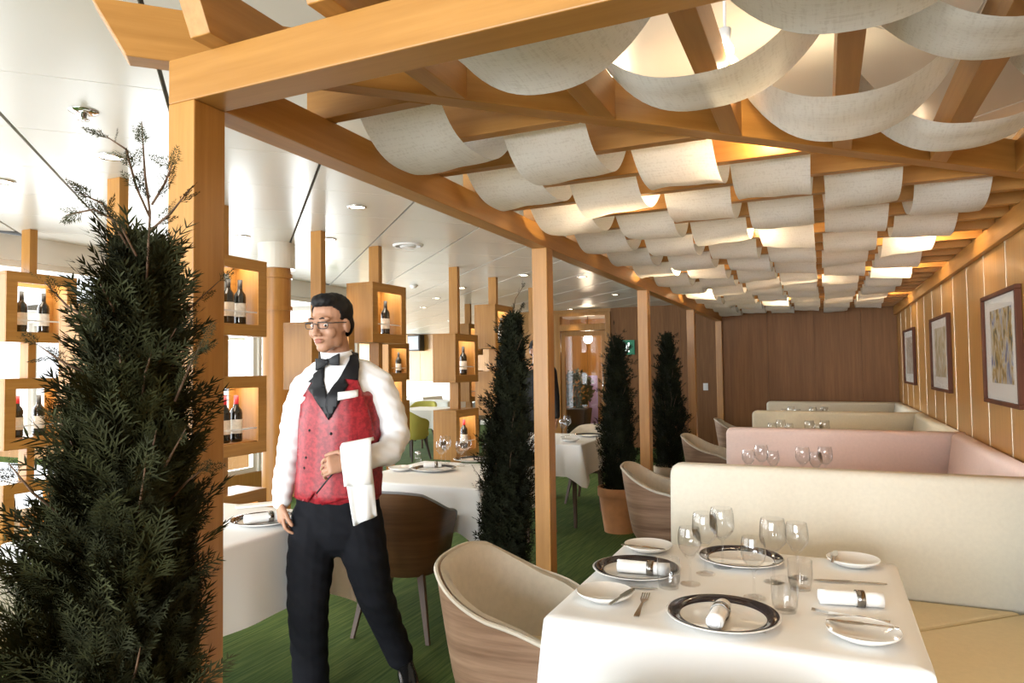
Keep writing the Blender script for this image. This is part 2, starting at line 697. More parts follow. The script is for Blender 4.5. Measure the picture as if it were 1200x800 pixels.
hb.build('door_handle', 'chrome', lv, True)

# lobby behind the door
wl = struct_root('wall_lobby')
MB().box(-7.0, -1.5, 14.6, 14.72, 0, ZC).build('wall_core', 'gold_wall_z', wl)
for i in range(8):
    MB().box(-6.6 + i * 0.62, -6.6 + i * 0.62 + 0.61, 14.56, 14.6, 0, ZC).build('panel', 'gold_wall_z', wl)
MB().box(-3.2, -3.1, YD + 0.2, 14.6, 0, ZC).build('side_panel', 'gold_wall_z', wl)

# hall end wall, wood
wh = struct_root('wall_hall_end')
MB().box(-15, -5.6, 18.05, 18.2, 0, ZC).build('wall_core', 'gold_wall_z', wh)
for i in range(15):
    MB().box(-14.9 + i * 0.62, -14.9 + i * 0.62 + 0.612, 18.0, 18.05, 0, ZC).build('panel', 'gold_wall_z', wh)
wj = struct_root('wall_hall_side')
MB().box(xd0 - 0.72, xd0 - 0.6, YD, 18.05, 0, ZC).build('wall_core', 'gold_wall_z', wj)


def window_wall(name, fixed, axis, a0, a1, n, zlo, zhi, first):
    """wall with n window openings; axis 'y' runs along y at x=fixed, axis 'x' runs along x at y=fixed"""
    root = struct_root(name)
    t = 0.14

    def bx(mb, u0, u1, z0, z1, d0=0.0, d1=t):
        if axis == 'y':
            return mb.box(fixed - d1, fixed - d0, u0, u1, z0, z1)
        return mb.box(u0, u1, fixed - d1, fixed - d0, z0, z1)
    bx(MB(), a0, a1, 0, zlo).build('sill_wall', 'gold_wall_z', root)
    bx(MB(), a0, a1, zhi, ZC).build('head_wall', 'ceiling_panel', root)
    step = (a1 - a0) / n
    for i in range(n + 1):
        u = a0 + i * step
        bx(MB(), max(a0, u - 0.06), min(a1, u + 0.06), zlo, zhi).build('pier', 'window_frame', root)
    for i in range(n):
        u0, u1 = a0 + i * step + 0.06, a0 + (i + 1) * step - 0.06
        wn = struct_root('window_%d' % (first + i))
        m = MB()
        bx(m, u0, u1, zlo, zlo + 0.05, 0.03, 0.09)
        bx(m, u0, u1, zhi - 0.05, zhi, 0.03, 0.09)
        bx(m, u0, u0 + 0.05, zlo + 0.05, zhi - 0.05, 0.03, 0.09)
        bx(m, u1 - 0.05, u1, zlo + 0.05, zhi - 0.05, 0.03, 0.09)
        m.build('window_frame', 'window_frame', wn)
        bx(MB(), u0 + 0.05, u1 - 0.05, zlo + 0.05, zhi - 0.05, 0.056, 0.062).build('pane', 'window_glass', wn)


window_wall('wall_left', XL, 'y', -4.6, 7.5, 7, 0.35, 2.3, 1)
window_wall('wall_rear', -4.6, 'x', -5.6, XW + 0.2, 4, 0.35, 2.3, 8)
window_wall('wall_hall_left', -14.0, 'y', 7.5, 18.05, 6, 0.35, 2.3, 12)
window_wall('wall_return', 7.5, 'x', -14.14, XL - 0.14, 5, 0.35, 2.3, 18)

# ------------------------------------------------------------------ pergola
pgr = thing('pergola', 'honey oak pergola of posts, beams and slats over the booths', 'pergola')
PX0, PX1 = -1.90 * Q, -1.785 * Q
PW = 0.125 * Q
post_y = [1.545 * Q, 4.575 * Q, 7.66 * Q, 10.72 * Q, YF - PW - 0.002]
for y in post_y:
    MB().box(PX0, PX1, y, y + PW, 0, ZB0).build('post', 'oak_z', pgr, bevel=0.003)
MB().box(PX0, PX1, 1.545 * Q + PW, YF - 0.002, ZB0, ZB1).build('side_beam', 'oak_y', pgr, bevel=0.003)
MB().box(PX0, XW - 0.003, 1.545 * Q, 1.545 * Q + PW, ZB0, ZB1).build('front_beam', 'oak_x', pgr, bevel=0.003)
MB().box(1.15 * Q, XW - 0.003, 1.545 * Q + PW, YF - 0.002, ZB0, ZB1).build('wall_ledger', 'oak_y', pgr, bevel=0.003)
# hip beam at 45 degrees with chamfered end
hw = 0.085 * Q
hipx0 = -2.05 * Q
L = (XW - 0.004 - hipx0) * math.sqrt(2)
hb = MB()
hz1 = pg(2.58)
hb.hexa([(0, -hw, ZB1), (L - 0.06, -hw, ZB1), (L, 0, ZB1), (0, 0, ZB1), (-0.07, -hw, hz1), (L - 0.06, -hw, hz1), (L, 0, hz1), (-0.07, 0, hz1)])
hip = hb.build('hip_beam', 'oak_diag', pgr, bevel=0.003)
hip.location = (hipx0, hipx0 + 3.57 * Q, 0)
hip.rotation_euler = (0, 0, PI / 4)
hip_front = 3.57 * Q - hw * math.sqrt(2)
# joists running to the camera in the front corner
JW = 0.08 * Q
joist = []
for i in range(-1, 6):
    xr = (-1.19 + 0.445 * i) * Q
    joist.append((xr - JW, xr))
    ye = xr - JW + hip_front - 0.002
    yr = xr + hip_front - 0.002
    ys = 1.47 * Q
    MB().hexa([(xr - JW, ys, ZB1), (xr, ys, ZB1), (xr, yr, ZB1), (xr - JW, ye, ZB1),
               (xr - JW, ys - 0.05, ZS1), (xr, ys - 0.05, ZS1), (xr, yr, ZS1), (xr - JW, ye, ZS1)]).build('joist', 'oak_y', pgr, bevel=0.002)
# cross slats behind the hip
SW = 0.062 * Q
slat = []
i = 0
while True:
    yr = (2.24 + 0.443 * i) * Q
    if yr > YF - 0.02:
        break
    slat.append((yr - SW, yr))
    xe0 = yr - SW - 3.57 * Q - 0.003
    xe1 = yr - 3.57 * Q - 0.003
    xa, xb = min(xe0, XW - 0.004), min(xe1, XW - 0.004)
    MB().hexa([(PX0 + 0.012, yr - SW, ZB1), (xa, yr - SW, ZB1), (xb, yr, ZB1), (PX0 + 0.012, yr, ZB1),
               (PX0 + 0.012, yr - SW, ZS1), (xa, yr - SW, ZS1), (xb, yr, ZS1), (PX0 + 0.012, yr, ZS1)]).build('slat', 'oak_x', pgr, bevel=0.002)
    i += 1


# ------------------------------------------------------------------ fabric slings
def sling(length, width, drop, seed):
    """U-shaped cloth, span along local x, width along y, hanging from z=0 down to -drop"""
    rr = random.Random(seed)
    mb = MB()
    nu, nw = 26, 9
    ph = rr.uniform(0, 6)
    p = rr.uniform(2.2, 2.8)
    sk = rr.uniform(-0.012, 0.012)
    for k in range(nw):
        w = (k / (nw - 1) - 0.5)
        for j in range(nu):
            t = j / (nu - 1) * 2 - 1
            e = abs(t) ** p
            z = -drop * (1 - e) * (1 + 0.05 * math.sin(ph + w * 3) + sk * 4 * w)
            x = t * length / 2
            y = w * width * (1 - 0.02 * (1 - e)) + sk * (1 - e)
            z += 0.003 * math.sin(ph + w * 9 + t * 2)
            mb.v.append((x, y, z))
    for k in range(nw - 1):
        for j in range(nu - 1):
            a = k * nu + j
            mb.f.append((a, a + 1, a + 1 + nu, a + nu))
    return mb.mesh('fabric_sling', True)


cols = [c * Q for c in (-1.72, -1.28, -0.84, -0.42, 0.02, 0.485)]
CWD = 0.385 * Q
ROWN = [o_ + ' from the front' for o_ in ORD]
COLN = ['lane along the side beam', 'second lane from side beam', 'third lane from side beam', 'third lane from the wall', 'second lane from the wall', 'lane along the panelled wall']
seed = 0
for k, cx in enumerate(cols):
    i = k
    r = 0
    while i + 2 < len(slat):
        ya, yb = slat[i][1] + 0.002, slat[i + 2][0] - 0.002
        seed += 1
        me = sling(yb - ya, CWD, ZS1 - pg(2.324), seed)
        o = link('fabric_sling', me, 'drape_cloth')
        o.location = (cx + CWD / 2 + random.uniform(-0.01, 0.01), (ya + yb) / 2, ZS1)
        o.rotation_euler = (0, 0, PI / 2 + random.uniform(-0.012, 0.012))
        tag(o, 'off-white canopy sling, %s, %s' % (COLN[k], ROWN[r]), 'fabric sling', 'fabric slings over the booths')
        i += 2
        r += 1
# wide slings in the front corner: (joist under which the sling dips, far edge)
FY = {-1: 1.17, 0: 1.62, 1: 2.06, 2: 2.5, 3: 2.95, 4: 3.40}
FN = {(1, 1): 'at the left corner behind the front beam', (2, 2): 'glowing in front of the hip beam', (3, 3): 'brightest, lit from above by the hip beam', (4, 4): 'last along the hip beam beside the wall',
      (1, 3): 'high at the top edge behind the front beam', (2, 4): 'large, at the upper right over the table', (3, 5): 'partly cut off against the panelled wall', (1, 5): 'uppermost at the right wall'}
for (row, jc), txt in FN.items():
    li, ri = jc, jc + 2      # index into joist list (list starts at -1)
    xa = joist[li][1] + 0.002
    xb = joist[ri][0] - 0.002 if ri < len(joist) else XW - 0.004
    if xb - xa < 0.2:
        continue
    seed += 1
    me = sling(xb - xa, CWD, ZS1 - pg(2.295), seed)
    o = link('fabric_sling', me, 'drape_cloth')
    o.location = ((xa + xb) / 2, FY[row] * Q - CWD / 2, ZS1)
    tag(o, 'wide off-white front sling, ' + txt, 'fabric sling', 'wide slings in the front corner')


# ------------------------------------------------------------------ ceiling lamps
def downlight(x, y, label, power, r=0.045, group='ceiling downlights', size=1.2):
    t = thing('ceiling_downlight', label, 'downlight', (x, y, ZC), 0, group)
    MB().lathe([(r, 0.0), (r + 0.018, 0.0), (r + 0.018, -0.006), (r, -0.008), (r, 0.0)], seg=20, caps=False).build('trim_ring', 'chrome', t, True)
    MB().lathe([(0.0005, -0.003), (r, -0.003)], seg=20, caps=False).build('lens', 'lamp_glow', t, True)
    if power:
        l = bpy.data.lights.new('downlight_beam', 'SPOT')
        l.energy = power
        l.color = (1.0, 0.80, 0.55)
        l.spot_size = size
        l.spot_blend = 0.6
        l.shadow_soft_size = 0.03
        lo = bpy.data.objects.new('downlight_beam', l)
        lo.location = (0, 0, -0.012)
        COL.objects.link(lo)
        lo.parent = t
    return t


HL = [((128, 183), 'above the near display post'), ((3, 212), 'at the left edge over the shelves'), ((418, 242), 'between the beam and the display posts'),
      ((385, 280), 'above the man in the red waistcoat'), ((284, 277), 'over the wine boxes beside the corner post'),
      ((512, 349), 'far back over the yellow chair'), ((614, 322), 'beside the second pergola post'), ((669, 362), 'in front of the glass door'),
      ((721, 345), 'above the fire exit sign'), ((541, 337), 'in the far middle of the hall'), ((497, 360), 'small, above the wall speaker'), ((682, 324), 'between the second and third posts')]
for (px, py), txt in HL:
    p = atz(px, py, ZC)
    downlight(p.x, p.y, 'small round recessed ceiling downlight ' + txt, 14)


def canopy_bulb(x, y, z, label, power):
    t = thing('canopy_bulb', label, 'bulb lamp', (x, y, z), 0, 'bulb lamps above the canopy')
    MB().ell((0, 0, 0), (0.022, 0.022, 0.026), 14, 10).build('bulb', 'lamp_glow', t, True)
    MB().lathe([(0.0006, 0.02), (0.014, 0.02), (0.016, 0.06), (0.0006, 0.06)], seg=14).build('socket', 'white_plastic', t, True)
    MB().tube([(0, 0, 0.058), (0, 0, ZC - z)], 0.004, 6).build('drop_cord', 'white_plastic', t, True)
    l = bpy.data.lights.new('bulb_light', 'POINT')
    l.energy = power
    l.color = (1.0, 0.78, 0.50)
    l.shadow_soft_size = 0.03
    lo = bpy.data.objects.new('bulb_light', l)
    lo.location = (0, 0, -0.06)
    COL.objects.link(lo)
    lo.parent = t
    return t


PL = [((735, 262), 'first along the side beam'), ((880, 288), 'in the middle of the canopy'), ((1085, 285), 'first along the panelled wall'),
      ((785, 324), 'by the third post'), ((945, 331), 'second in the middle of the canopy'), ((1050, 323), 'second along the panelled wall'),
      ((830, 347), 'by the fourth post'), ((917, 355), 'farthest in the middle'), ((1030, 351), 'farthest along the panelled wall')]
for (px, py), txt in PL:
    p = atz(px, py, 2.09)
    # keep each bulb in the gap between two slats
    gap = min(range(len(slat) - 1), key=lambda i_: abs((slat[i_][1] + slat[i_ + 1][0]) / 2 - p.y))
    canopy_bulb(p.x, (slat[gap][1] + slat[gap + 1][0]) / 2, 2.27, 'small bulb lamp above the fabric, ' + txt, 6.5)
for (px, py), txt, pw_l in (((850, 60), 'in the front corner, upper', 13), ((905, 135), 'in the front corner, near the hip beam', 8)):
    p = atz(px, py, 2.27)
    canopy_bulb(p.x, p.y, 2.27, 'small bulb lamp above the fabric, ' + txt, pw_l)

# sprinkler, vents, detectors
p = atz(98, 130, ZC)
t = thing('sprinkler_head', 'chrome ceiling sprinkler head near the corner post', 'sprinkler', (p.x, p.y, ZC))
MB().lathe([(0.001, 0), (0.055, 0), (0.055, -0.004), (0.03, -0.012), (0.001, -0.012)], seg=20).build('escutcheon', 'chrome', t, True)
MB().lathe([(0.001, -0.012), (0.012, -0.012), (0.012, -0.03), (0.022, -0.034), (0.022, -0.037), (0.001, -0.037)], seg=14).build('deflector', 'chrome', t, True)
p = atz(478, 287, ZC)
t = thing('round_vent', 'round white ceiling vent beside the tall display post', 'vent', (p.x, p.y, ZC))
MB().lathe([(0.001, 0), (0.13, 0), (0.125, -0.012), (0.10, -0.016), (0.095, -0.008), (0.001, -0.008)], seg=28).build('vent_rim', 'white_plastic', t, True)
MB().lathe([(0.001, -0.008), (0.07, -0.008), (0.06, -0.02), (0.001, -0.022)], seg=24).build('vent_disc', 'white_plastic', t, True)
for (px, py), txt, s in (((485, 334), 'by the display box', 1.0), ((527, 375), 'further back in the hall', 0.9)):
    p = atz(px, py, ZC)
    t = thing('smoke_detector', 'small white ceiling smoke detector ' + txt, 'detector', (p.x, p.y, ZC))
    MB().lathe([(0.001, 0), (0.05 * s, 0), (0.05 * s, -0.018), (0.001, -0.018)], seg=18).build('detector_base', 'white_plastic', t, True)
    MB().lathe([(0.001, -0.018), (0.036 * s, -0.018), (0.03 * s, -0.04), (0.001, -0.044)], seg=18).build('detector_head', 'white_plastic', t, True)

# ------------------------------------------------------------------ tables and cloths
KH = H / 1.4


def make_table(name, label, cx, cy, sx, sy, z=0.745, leg='dark_leg', inset=0.10, group=None):
    t = thing(name, label, 'table', (cx, cy, 0), 0, group)
    MB().box(-sx / 2 + 0.012, sx / 2 - 0.012, -sy / 2 + 0.012, sy / 2 - 0.012, z - 0.03, z).build('tabletop', 'dark_veneer', t, bevel=0.004)
    for a in (-1, 1):
        for b in (-1, 1):
            x, y = a * (sx / 2 - inset), b * (sy / 2 - inset)
            MB().rings([[(x * f + u * s, y * f + v * s, zz) for u, v in ((-1, -1), (1, -1), (1, 1), (-1, 1))] for zz, s, f in ((0, 0.013, 1.04), (z - 0.03, 0.022, 1.0))]).build('leg', leg, t, bevel=0.003)
    return t


def make_cloth(label, cx, cy, sx, sy, drop, z=0.745, seed=0, group=None, flare=0.05, N=144):
    rr = random.Random(seed)
    per = []
    rc = 0.018
    # perimeter of a rounded rectangle, with corner weight
    hx, hy = sx / 2, sy / 2
    for k in range(N):
        a = k / N * 4
        e, f = int(a), a - int(a)
        s = 2 * f - 1
        s = math.copysign(1 - (1 - abs(s)) ** 1.35, s)
        if e == 0:
            p, nn = (hx, s * hy), (1, 0)
        elif e == 1:
            p, nn = (-s * hx, hy), (0, 1)
        elif e == 2:
            p, nn = (-hx, -s * hy), (-1, 0)
        else:
            p, nn = (s * hx, -hy), (0, -1)
        c = max(0.0, (abs(s) - 0.72) / 0.28)
        d = Vector(p).normalized()
        n2 = (Vector(nn) * (1 - c * 0.75) + d * (c * 0.75)).normalized()
        per.append((Vector(p), n2, c, s))
    mb = MB()
    ph = [rr.uniform(0, 6.28) for _ in range(4)]
    rings = []
    for q in (0.02, 0.35, 0.7, 0.93):
        rings.append([(p.x * q, p.y * q, z + 0.004) for p, _, _, _ in per])
    rings.append([(p.x, p.y, z + 0.003) for p, _, _, _ in per])
    for lv in (0.012, 0.035, 0.10, 0.25, 0.45, 0.7, 1.0):
        ring = []
        for k, (p, n2, c, s) in enumerate(per):
            ang = k / N * 2 * PI
            wv = math.sin(ang * 9 + ph[0]) * 0.5 + math.sin(ang * 15 + ph[1]) * 0.35
            dr = drop * (1 + 0.30 * c ** 1.5)
            off = 0.006 + (flare * lv * (0.25 + 0.1 * wv) + 0.075 * c * lv ** 0.8 * (flare / 0.05)) + 0.010 * wv * lv
            # fold gathers beside the corner
            ring.append((p.x + n2.x * off, p.y + n2.y * off, z + 0.002 - dr * lv - (0.002 if lv > 0.02 else 0)))
        rings.append(ring)
    mb.rings(rings, caps=False)
    n = len(mb.v)
    mb.v.append((0, 0, z + 0.004))
    for j in range(N):
        mb.f.append((n, j, (j + 1) % N))
    me = mb.mesh('tablecloth', True)
    bm = bmesh.new()
    bm.from_mesh(me)
    bmesh.ops.recalc_face_normals(bm, faces=bm.faces)
    bm.to_mesh(me)
    bm.free()
    o = link('tablecloth', me, 'linen')
    o.location = (cx, cy, 0)
    return tag(o, label, 'tablecloth', group)


# ------------------------------------------------------------------ tub chair
def chair_meshes(outer, inner, legmat):
    def plan(s, k):
        th = s * math.radians(128)
        c, n = -math.cos(th), math.sin(th)
        x = 0.29 * math.copysign(abs(c) ** 0.72, c)
        y = 0.295 * math.copysign(abs(n) ** 0.72, n)
        return Vector((x * k + 0.02 * (1 - k), y * k))

    def ztop(s):
        a = abs(s)
        if a < 0.30:
            return 0.79 - 0.02 * (a / 0.30) ** 2
        z = 0.77 - 0.20 * ((a - 0.30) / 0.70)
        if a > 0.9:
            z -= 0.10 * ((a - 0.9) / 0.1) ** 2.2
        return z
    NS = 48
    ss = [-1 + 2 * i / NS for i in range(NS + 1)]
    zb = 0.33
    lev = [0, 0.12, 0.3, 0.5, 0.75, 1.0]
    out = MB()
    rows = []
    for l in lev:
        row = []
        for s in ss:
            zt_ = ztop(s)
            z = zb + (zt_ - zb) * l
            k = 0.74 + 0.26 * ((z - zb) / 0.46) ** 0.7
            if l == 0:
                k = 0.70
            p = plan(s, k)
            row.append((p.x, p.y, z))
        rows.append(row)
    # outer skin plus thin thickness inward
    th = 0.014
    rin = []
    for row in rows:
        r2 = []
        for i, p in enumerate(row):
            v = Vector((p[0] - 0.05, p[1], 0))
            if v.length > 1e-6:
                v.normalize()
            r2.append((p[0] - v.x * th, p[1] - v.y * th, p[2]))
        rin.append(r2)
    ring_list = [a + list(reversed(b)) for a, b in zip(rows, rin)]
    out.rings(ring_list)
    fab = MB()
    f_out, f_in = [], []
    for l in (0, 0.3, 0.6, 0.85, 1.0):
        ro, ri = [], []
        for i, s in enumerate(ss):
            zt_ = ztop(s)
            z = 0.40 + (zt_ + 0.006 - 0.40) * l
            k = 0.74 + 0.26 * (max(0, z - zb) / 0.46) ** 0.7
            p = plan(s, k)
            v = Vector((p.x - 0.05, p.y)).normalized()
            a = p - v * (th + 0.001)
            tk = 0.034 if l < 1 else 0.026
            b = p - v * (th + tk)
            ro.append((a.x, a.y, z))
            ri.append((b.x, b.y, z if l < 1 else z - 0.004))
        f_out.append(ro)
        f_in.append(ri)
    fab.rings([a + list(reversed(b)) for a, b in zip(f_out, f_in)])
    pip = MB().tube([(plan(s, 0.74 + 0.26 * (max(0, ztop(s) - zb) / 0.46) ** 0.7).x, plan(s, 0.74 + 0.26 * (max(0, ztop(s) - zb) / 0.46) ** 0.7).y, ztop(s) + 0.003) for s in ss], 0.0075, 6)
    seat = MB()
    poly = [plan(s, 0.80) for s in ss]
    poly = [(p.x * 0.93, p.y * 0.93) for p in poly] + [(0.25, 0.16), (0.262, 0.0), (0.25, -0.16)]
    rg = []
    for z, k in ((0.36, 0.95), (0.38, 1.0), (0.43, 1.0), (0.452, 0.97), (0.462, 0.85)):
        rg.append([(x * k, y * k, z) for x, y in poly])
    seat.rings(rg)
    legs = []
    for a in (-1, 1):
        for b in (-1, 1):
            x0, y0 = a * 0.15 + 0.01, b * 0.15
            x1, y1 = a * 0.22 + 0.01, b * 0.215
            legs.append(MB().rings([[(x + u * s, y + v * s, z) for u, v in ((-1, -1), (1, -1), (1, 1), (-1, 1))] for x, y, z, s in ((x1, y1, 0, 0.011), (x0, y0, 0.35, 0.019))]))
    base = MB().box(-0.16, 0.18, -0.17, 0.17, 0.325, 0.36)
    return out, fab, pip, seat, legs, base


def make_chair(name, label, loc, rz, outer='veneer', inner='chair_fabric', legmat='dark_leg', seatmat=None, group=None):
    out, fab, pip, seat, legs, base = chair_meshes(outer, inner, legmat)
    t = thing(name, label, 'chair', loc, rz, group)
    for mb, nm, mt, sm in ((out, 'shell', outer, True), (fab, 'inner_padding', inner, True), (pip, 'piping', inner, True), (seat, 'seat', seatmat or inner, True)):
        o = mb.build(nm, mt, t, False, fix=True)
        smooth_by_angle(o.data, 50)
    for l in legs:
        l.build('leg', legmat, t, bevel=0.002)
    base.build('seat_base', legmat, t, bevel=0.004)
    return t


# ------------------------------------------------------------------ tableware
def wine_glass_profile(s=1.0, h=0.175, bowl=0.036):
    st = h * 0.46
    return [(0.0006, 0.0), (0.031, 0.0), (0.031, 0.0016), (0.012, 0.004), (0.0042, 0.010), (0.0036, st * 0.5), (0.0042, st - 0.004), (0.016, st + 0.006),
            (bowl * 0.90, st + 0.030), (bowl, st + 0.048), (bowl * 0.95, h - 0.018), (bowl * 0.84, h), (bowl * 0.82, h), (bowl * 0.93, h - 0.018), (bowl * 0.975, st + 0.048), (bowl * 0.87, st + 0.032), (0.014, st + 0.009), (0.0006, st + 0.006)]


WG = MB().lathe(wine_glass_profile(), seg=28).mesh('wine_glass', True)
smooth_by_angle(WG, 50)
WG.materials.append(MATS['table_glass'])
WGL = MB().lathe(wine_glass_profile(h=0.198, bowl=0.041), seg=28).mesh('wine_glass', True)
smooth_by_angle(WGL, 50)
WGL.materials.append(MATS['table_glass'])
TB = MB().lathe([(0.0006, 0), (0.029, 0), (0.0335, 0.02), (0.036, 0.05), (0.0355, 0.088), (0.0345, 0.088), (0.0348, 0.05), (0.032, 0.021), (0.027, 0.008), (0.0006, 0.007)], seg=28).mesh('tumbler', True)
smooth_by_angle(TB, 50)
TB.materials.append(MATS['table_glass'])


def put(me, name, label, cat, loc, rz=0, group=None):
    o = bpy.data.objects.new(name, me)
    COL.objects.link(o)
    o.location = loc
    o.rotation_euler = (0, 0, rz)
    return tag(o, label, cat, group)


def plate(label, loc, r, charger=True, rz=0, group=None):
    t = thing('charger_plate' if charger else 'side_plate', label, 'plate', loc, rz, group)
    k = r / 0.15
    if charger:
        MB().lathe([(0.0006, 0.0), (0.085 * k, 0.0), (0.149 * k, 0.017), (0.151 * k, 0.0195), (0.149 * k, 0.0205), (0.143 * k, 0.0195), (0.118 * k, 0.0105), (0.108 * k, 0.0075), (0.0006, 0.0065)], seg=56).build('plate_body', 'porcelain', t, True)
        MB().lathe([(0.113 * k, 0.0098), (0.119 * k, 0.0118), (0.144 * k, 0.0206), (0.145 * k, 0.0215), (0.143 * k, 0.0216), (0.118 * k, 0.0128), (0.113 * k, 0.0108), (0.113 * k, 0.0098)], seg=56, caps=False).build('dark_band', 'navy_rim', t, True)
    else:
        MB().lathe([(0.0006, 0.0), (0.09 * k, 0.0), (0.147 * k, 0.019), (0.150 * k, 0.024), (0.145 * k, 0.0235), (0.10 * k, 0.009), (0.0006, 0.006)], seg=48).build('plate_body', 'porcelain', t, True)
        MB().lathe([(0.149 * k, 0.0235), (0.1505 * k, 0.0245), (0.147 * k, 0.0248), (0.1465 * k, 0.0235)], seg=48, caps=False).build('plate_rim', 'porcelain', t, True)
    return t


def napkin(label, loc, rz, L=0.14, r=0.021, group=None):
    t = thing('rolled_napkin', label, 'napkin', loc, rz, group)
    seg = 22
    rr = []
    for i in range(9):
        f = i / 8
        x = -L / 2 + L * f
        q = r * (1.0 + 0.10 * abs(f - 0.5))
        rr.append([(x, q * math.cos(2 * PI * j / seg) * (1 + 0.04 * math.sin(3 * 2 * PI * j / seg + f)), q * 0.93 * math.sin(2 * PI * j / seg) + r * 0.93) for j in range(seg)])
    body = MB().rings(rr)
    body.build('napkin_roll', 'linen', t, True)
    sp = MB()
    pts = []
    for i in range(40):
        a = i / 39 * 4.6 * PI
        q = r * (0.15 + 0.8 * i / 39)
        pts.append((-L / 2 - 0.001, q * math.cos(a), q * 0.93 * math.sin(a) + r * 0.93))
    sp.tube(pts, 0.0013, 5).build('spiral_fold', 'linen', t, True)
    MB().rings([[(x, (q + 0.0015) * 1.04 * math.cos(2 * PI * j / seg), (q * 0.97 + 0.0015) * math.sin(2 * PI * j / seg) + r * 0.93) for j in range(seg)] for x, q in ((0.012, r), (0.012, r + 0.002), (0.034, r + 0.002), (0.034, r))], caps=False).build('napkin_ring', 'ring_metal', t, True)
    return t


def flatware_mesh(kind, L):
    mb = MB()
    if kind == 'knife':
        pr_ = [(0, 0.0045), (0.15, 0.0052), (0.42, 0.0040), (0.46, 0.0035), (0.50, 0.0085), (0.75, 0.0095), (0.92, 0.0075), (1.0, 0.001)]
    elif kind == 'fork':
        pr_ = [(0, 0.0075), (0.1, 0.0075), (0.35, 0.0042), (0.60, 0.0032), (0.70, 0.009), (0.78, 0.0115)]
    else:
        pr_ = [(0, 0.0075), (0.1, 0.0075), (0.35, 0.0042), (0.62, 0.0032), (0.72, 0.012), (0.85, 0.0175), (0.95, 0.013), (1.0, 0.002)]
    rr = []
    for f, w in pr_:
        x = f * L - L / 2
        z = 0.001 + 0.004 * math.sin(min(1, f / 0.8) * PI) * (0.6 if kind != 'knife' else 0.2)
        rr.append([(x, -w, z), (x, w, z), (x, w, z + 0.0026), (x, -w, z + 0.0026)])
    mb.rings(rr)
    if kind == 'fork':
        for i in range(4):
            y = -0.0098 + i * 0.0065
            mb.rings([[(x, y - 0.0017, z), (x, y + 0.0017, z), (x, y + 0.0017, z + 0.0022), (x, y - 0.0017, z + 0.0022)] for x, z in ((0.27 * L, 0.0012), (0.40 * L, 0.003), (0.5 * L, 0.006))])
    me = mb.mesh(kind, False)
    smooth_by_angle(me, 60)
    me.materials.append(MATS['steel'])
    return me


FW = {(k, L): flatware_mesh(k, L) for k, L in (('knife', 0.21), ('knife', 0.165), ('fork', 0.19), ('spoon', 0.19))}


def lay(kind, L, a, b, z, label, group='cutlery on the near table'):
    """flatware lying from pixel a (handle) to pixel b (tip) at height z"""
    pa, pb = atz(*a, z), atz(*b, z)
    d = pb - pa
    c = (pa + pb) / 2
    return put(FW[(kind, L)], 'table_' + kind, label, kind, (c.x, c.y, z), math.atan2(d.y, d.x), group)


# --- near booth table
TZ = 0.751
tx0, tx1, ty0, ty1 = -0.715, 0.20, 1.79, 2.69
make_table('dining_table', 'square booth table under the nearest white cloth', (tx0 + tx1) / 2, (ty0 + ty1) / 2, tx1 - tx0, ty1 - ty0)
make_cloth('white tablecloth on the nearest set table', (tx0 + tx1) / 2, (ty0 + ty1) / 2, tx1 - tx0, ty1 - ty0, 0.42, seed=1, flare=0.04)


def onT(px, py, dz=0.0):
    p = atz(px, py, TZ + dz)
    return (p.x, p.y, TZ)


plate('charger plate with dark rim nearest the table edge, napkin roll on it', onT(847, 722, 0.008), 0.148, True, group='dark rimmed charger plates')
plate('charger plate with dark rim at the left of the table, by the aisle chair', onT(746, 668, 0.008), 0.143, True, group='dark rimmed charger plates')
plate('charger plate with dark rim behind the wine glasses', onT(868, 655, 0.008), 0.143, True, group='dark rimmed charger plates')
plate('white side plate at the near left table corner, knife across it', onT(709, 698, 0.008), 0.083, False, group='white side plates')
plate('white side plate at the back left table corner', onT(760, 642, 0.008), 0.088, False, group='white side plates')
plate('white side plate at the back right table corner', onT(1000, 659, 0.008), 0.083, False, group='white side plates')
plate('white side plate at the near right table corner', onT(1012, 744, 0.008), 0.086, False, group='white side plates')
pa, pb = atz(833, 737, TZ + 0.03), atz(851, 702, TZ + 0.03)
napkin('rolled white napkin pointing at the viewer on the nearest charger', ((pa.x + pb.x) / 2, (pa.y + pb.y) / 2, TZ + 0.0085), math.atan2(pb.y - pa.y, pb.x - pa.x), 0.135, 0.021, 'rolled napkins')
pa, pb = atz(717, 662, TZ + 0.03), atz(790, 668, TZ + 0.03)
napkin('rolled white napkin lying sideways on the left charger', ((pa.x + pb.x) / 2, (pa.y + pb.y) / 2 + 0.01, TZ + 0.0085), math.atan2(pb.y - pa.y, pb.x - pa.x), 0.165, 0.021, 'rolled napkins')
pa, pb = atz(958, 700, TZ + 0.015), atz(1037, 705, TZ + 0.015)
napkin('rolled white napkin lying on the cloth at the booth side', ((pa.x + pb.x) / 2, (pa.y + pb.y) / 2, TZ), math.atan2(pb.y - pa.y, pb.x - pa.x), 0.165, 0.021, 'rolled napkins')
G1 = 'wine glasses on the near table'
for me, px, py, txt in ((WG, 809, 684, 'wine glass foremost on the left'), (WGL, 827, 672, 'tall wine glass second in the left cluster'), (WGL, 847, 664, 'tall wine glass at the back of the left cluster'),
                        (WG, 884, 700, 'rounded wine glass in front of the right cluster'), (WGL, 907, 682, 'tall wine glass behind the right tumbler'), (WG, 935, 677, 'wine glass rightmost on the near table'),):
    put(me, 'wine_glass', 'empty clear ' + txt, 'glass', onT(px, py), 0, G1)
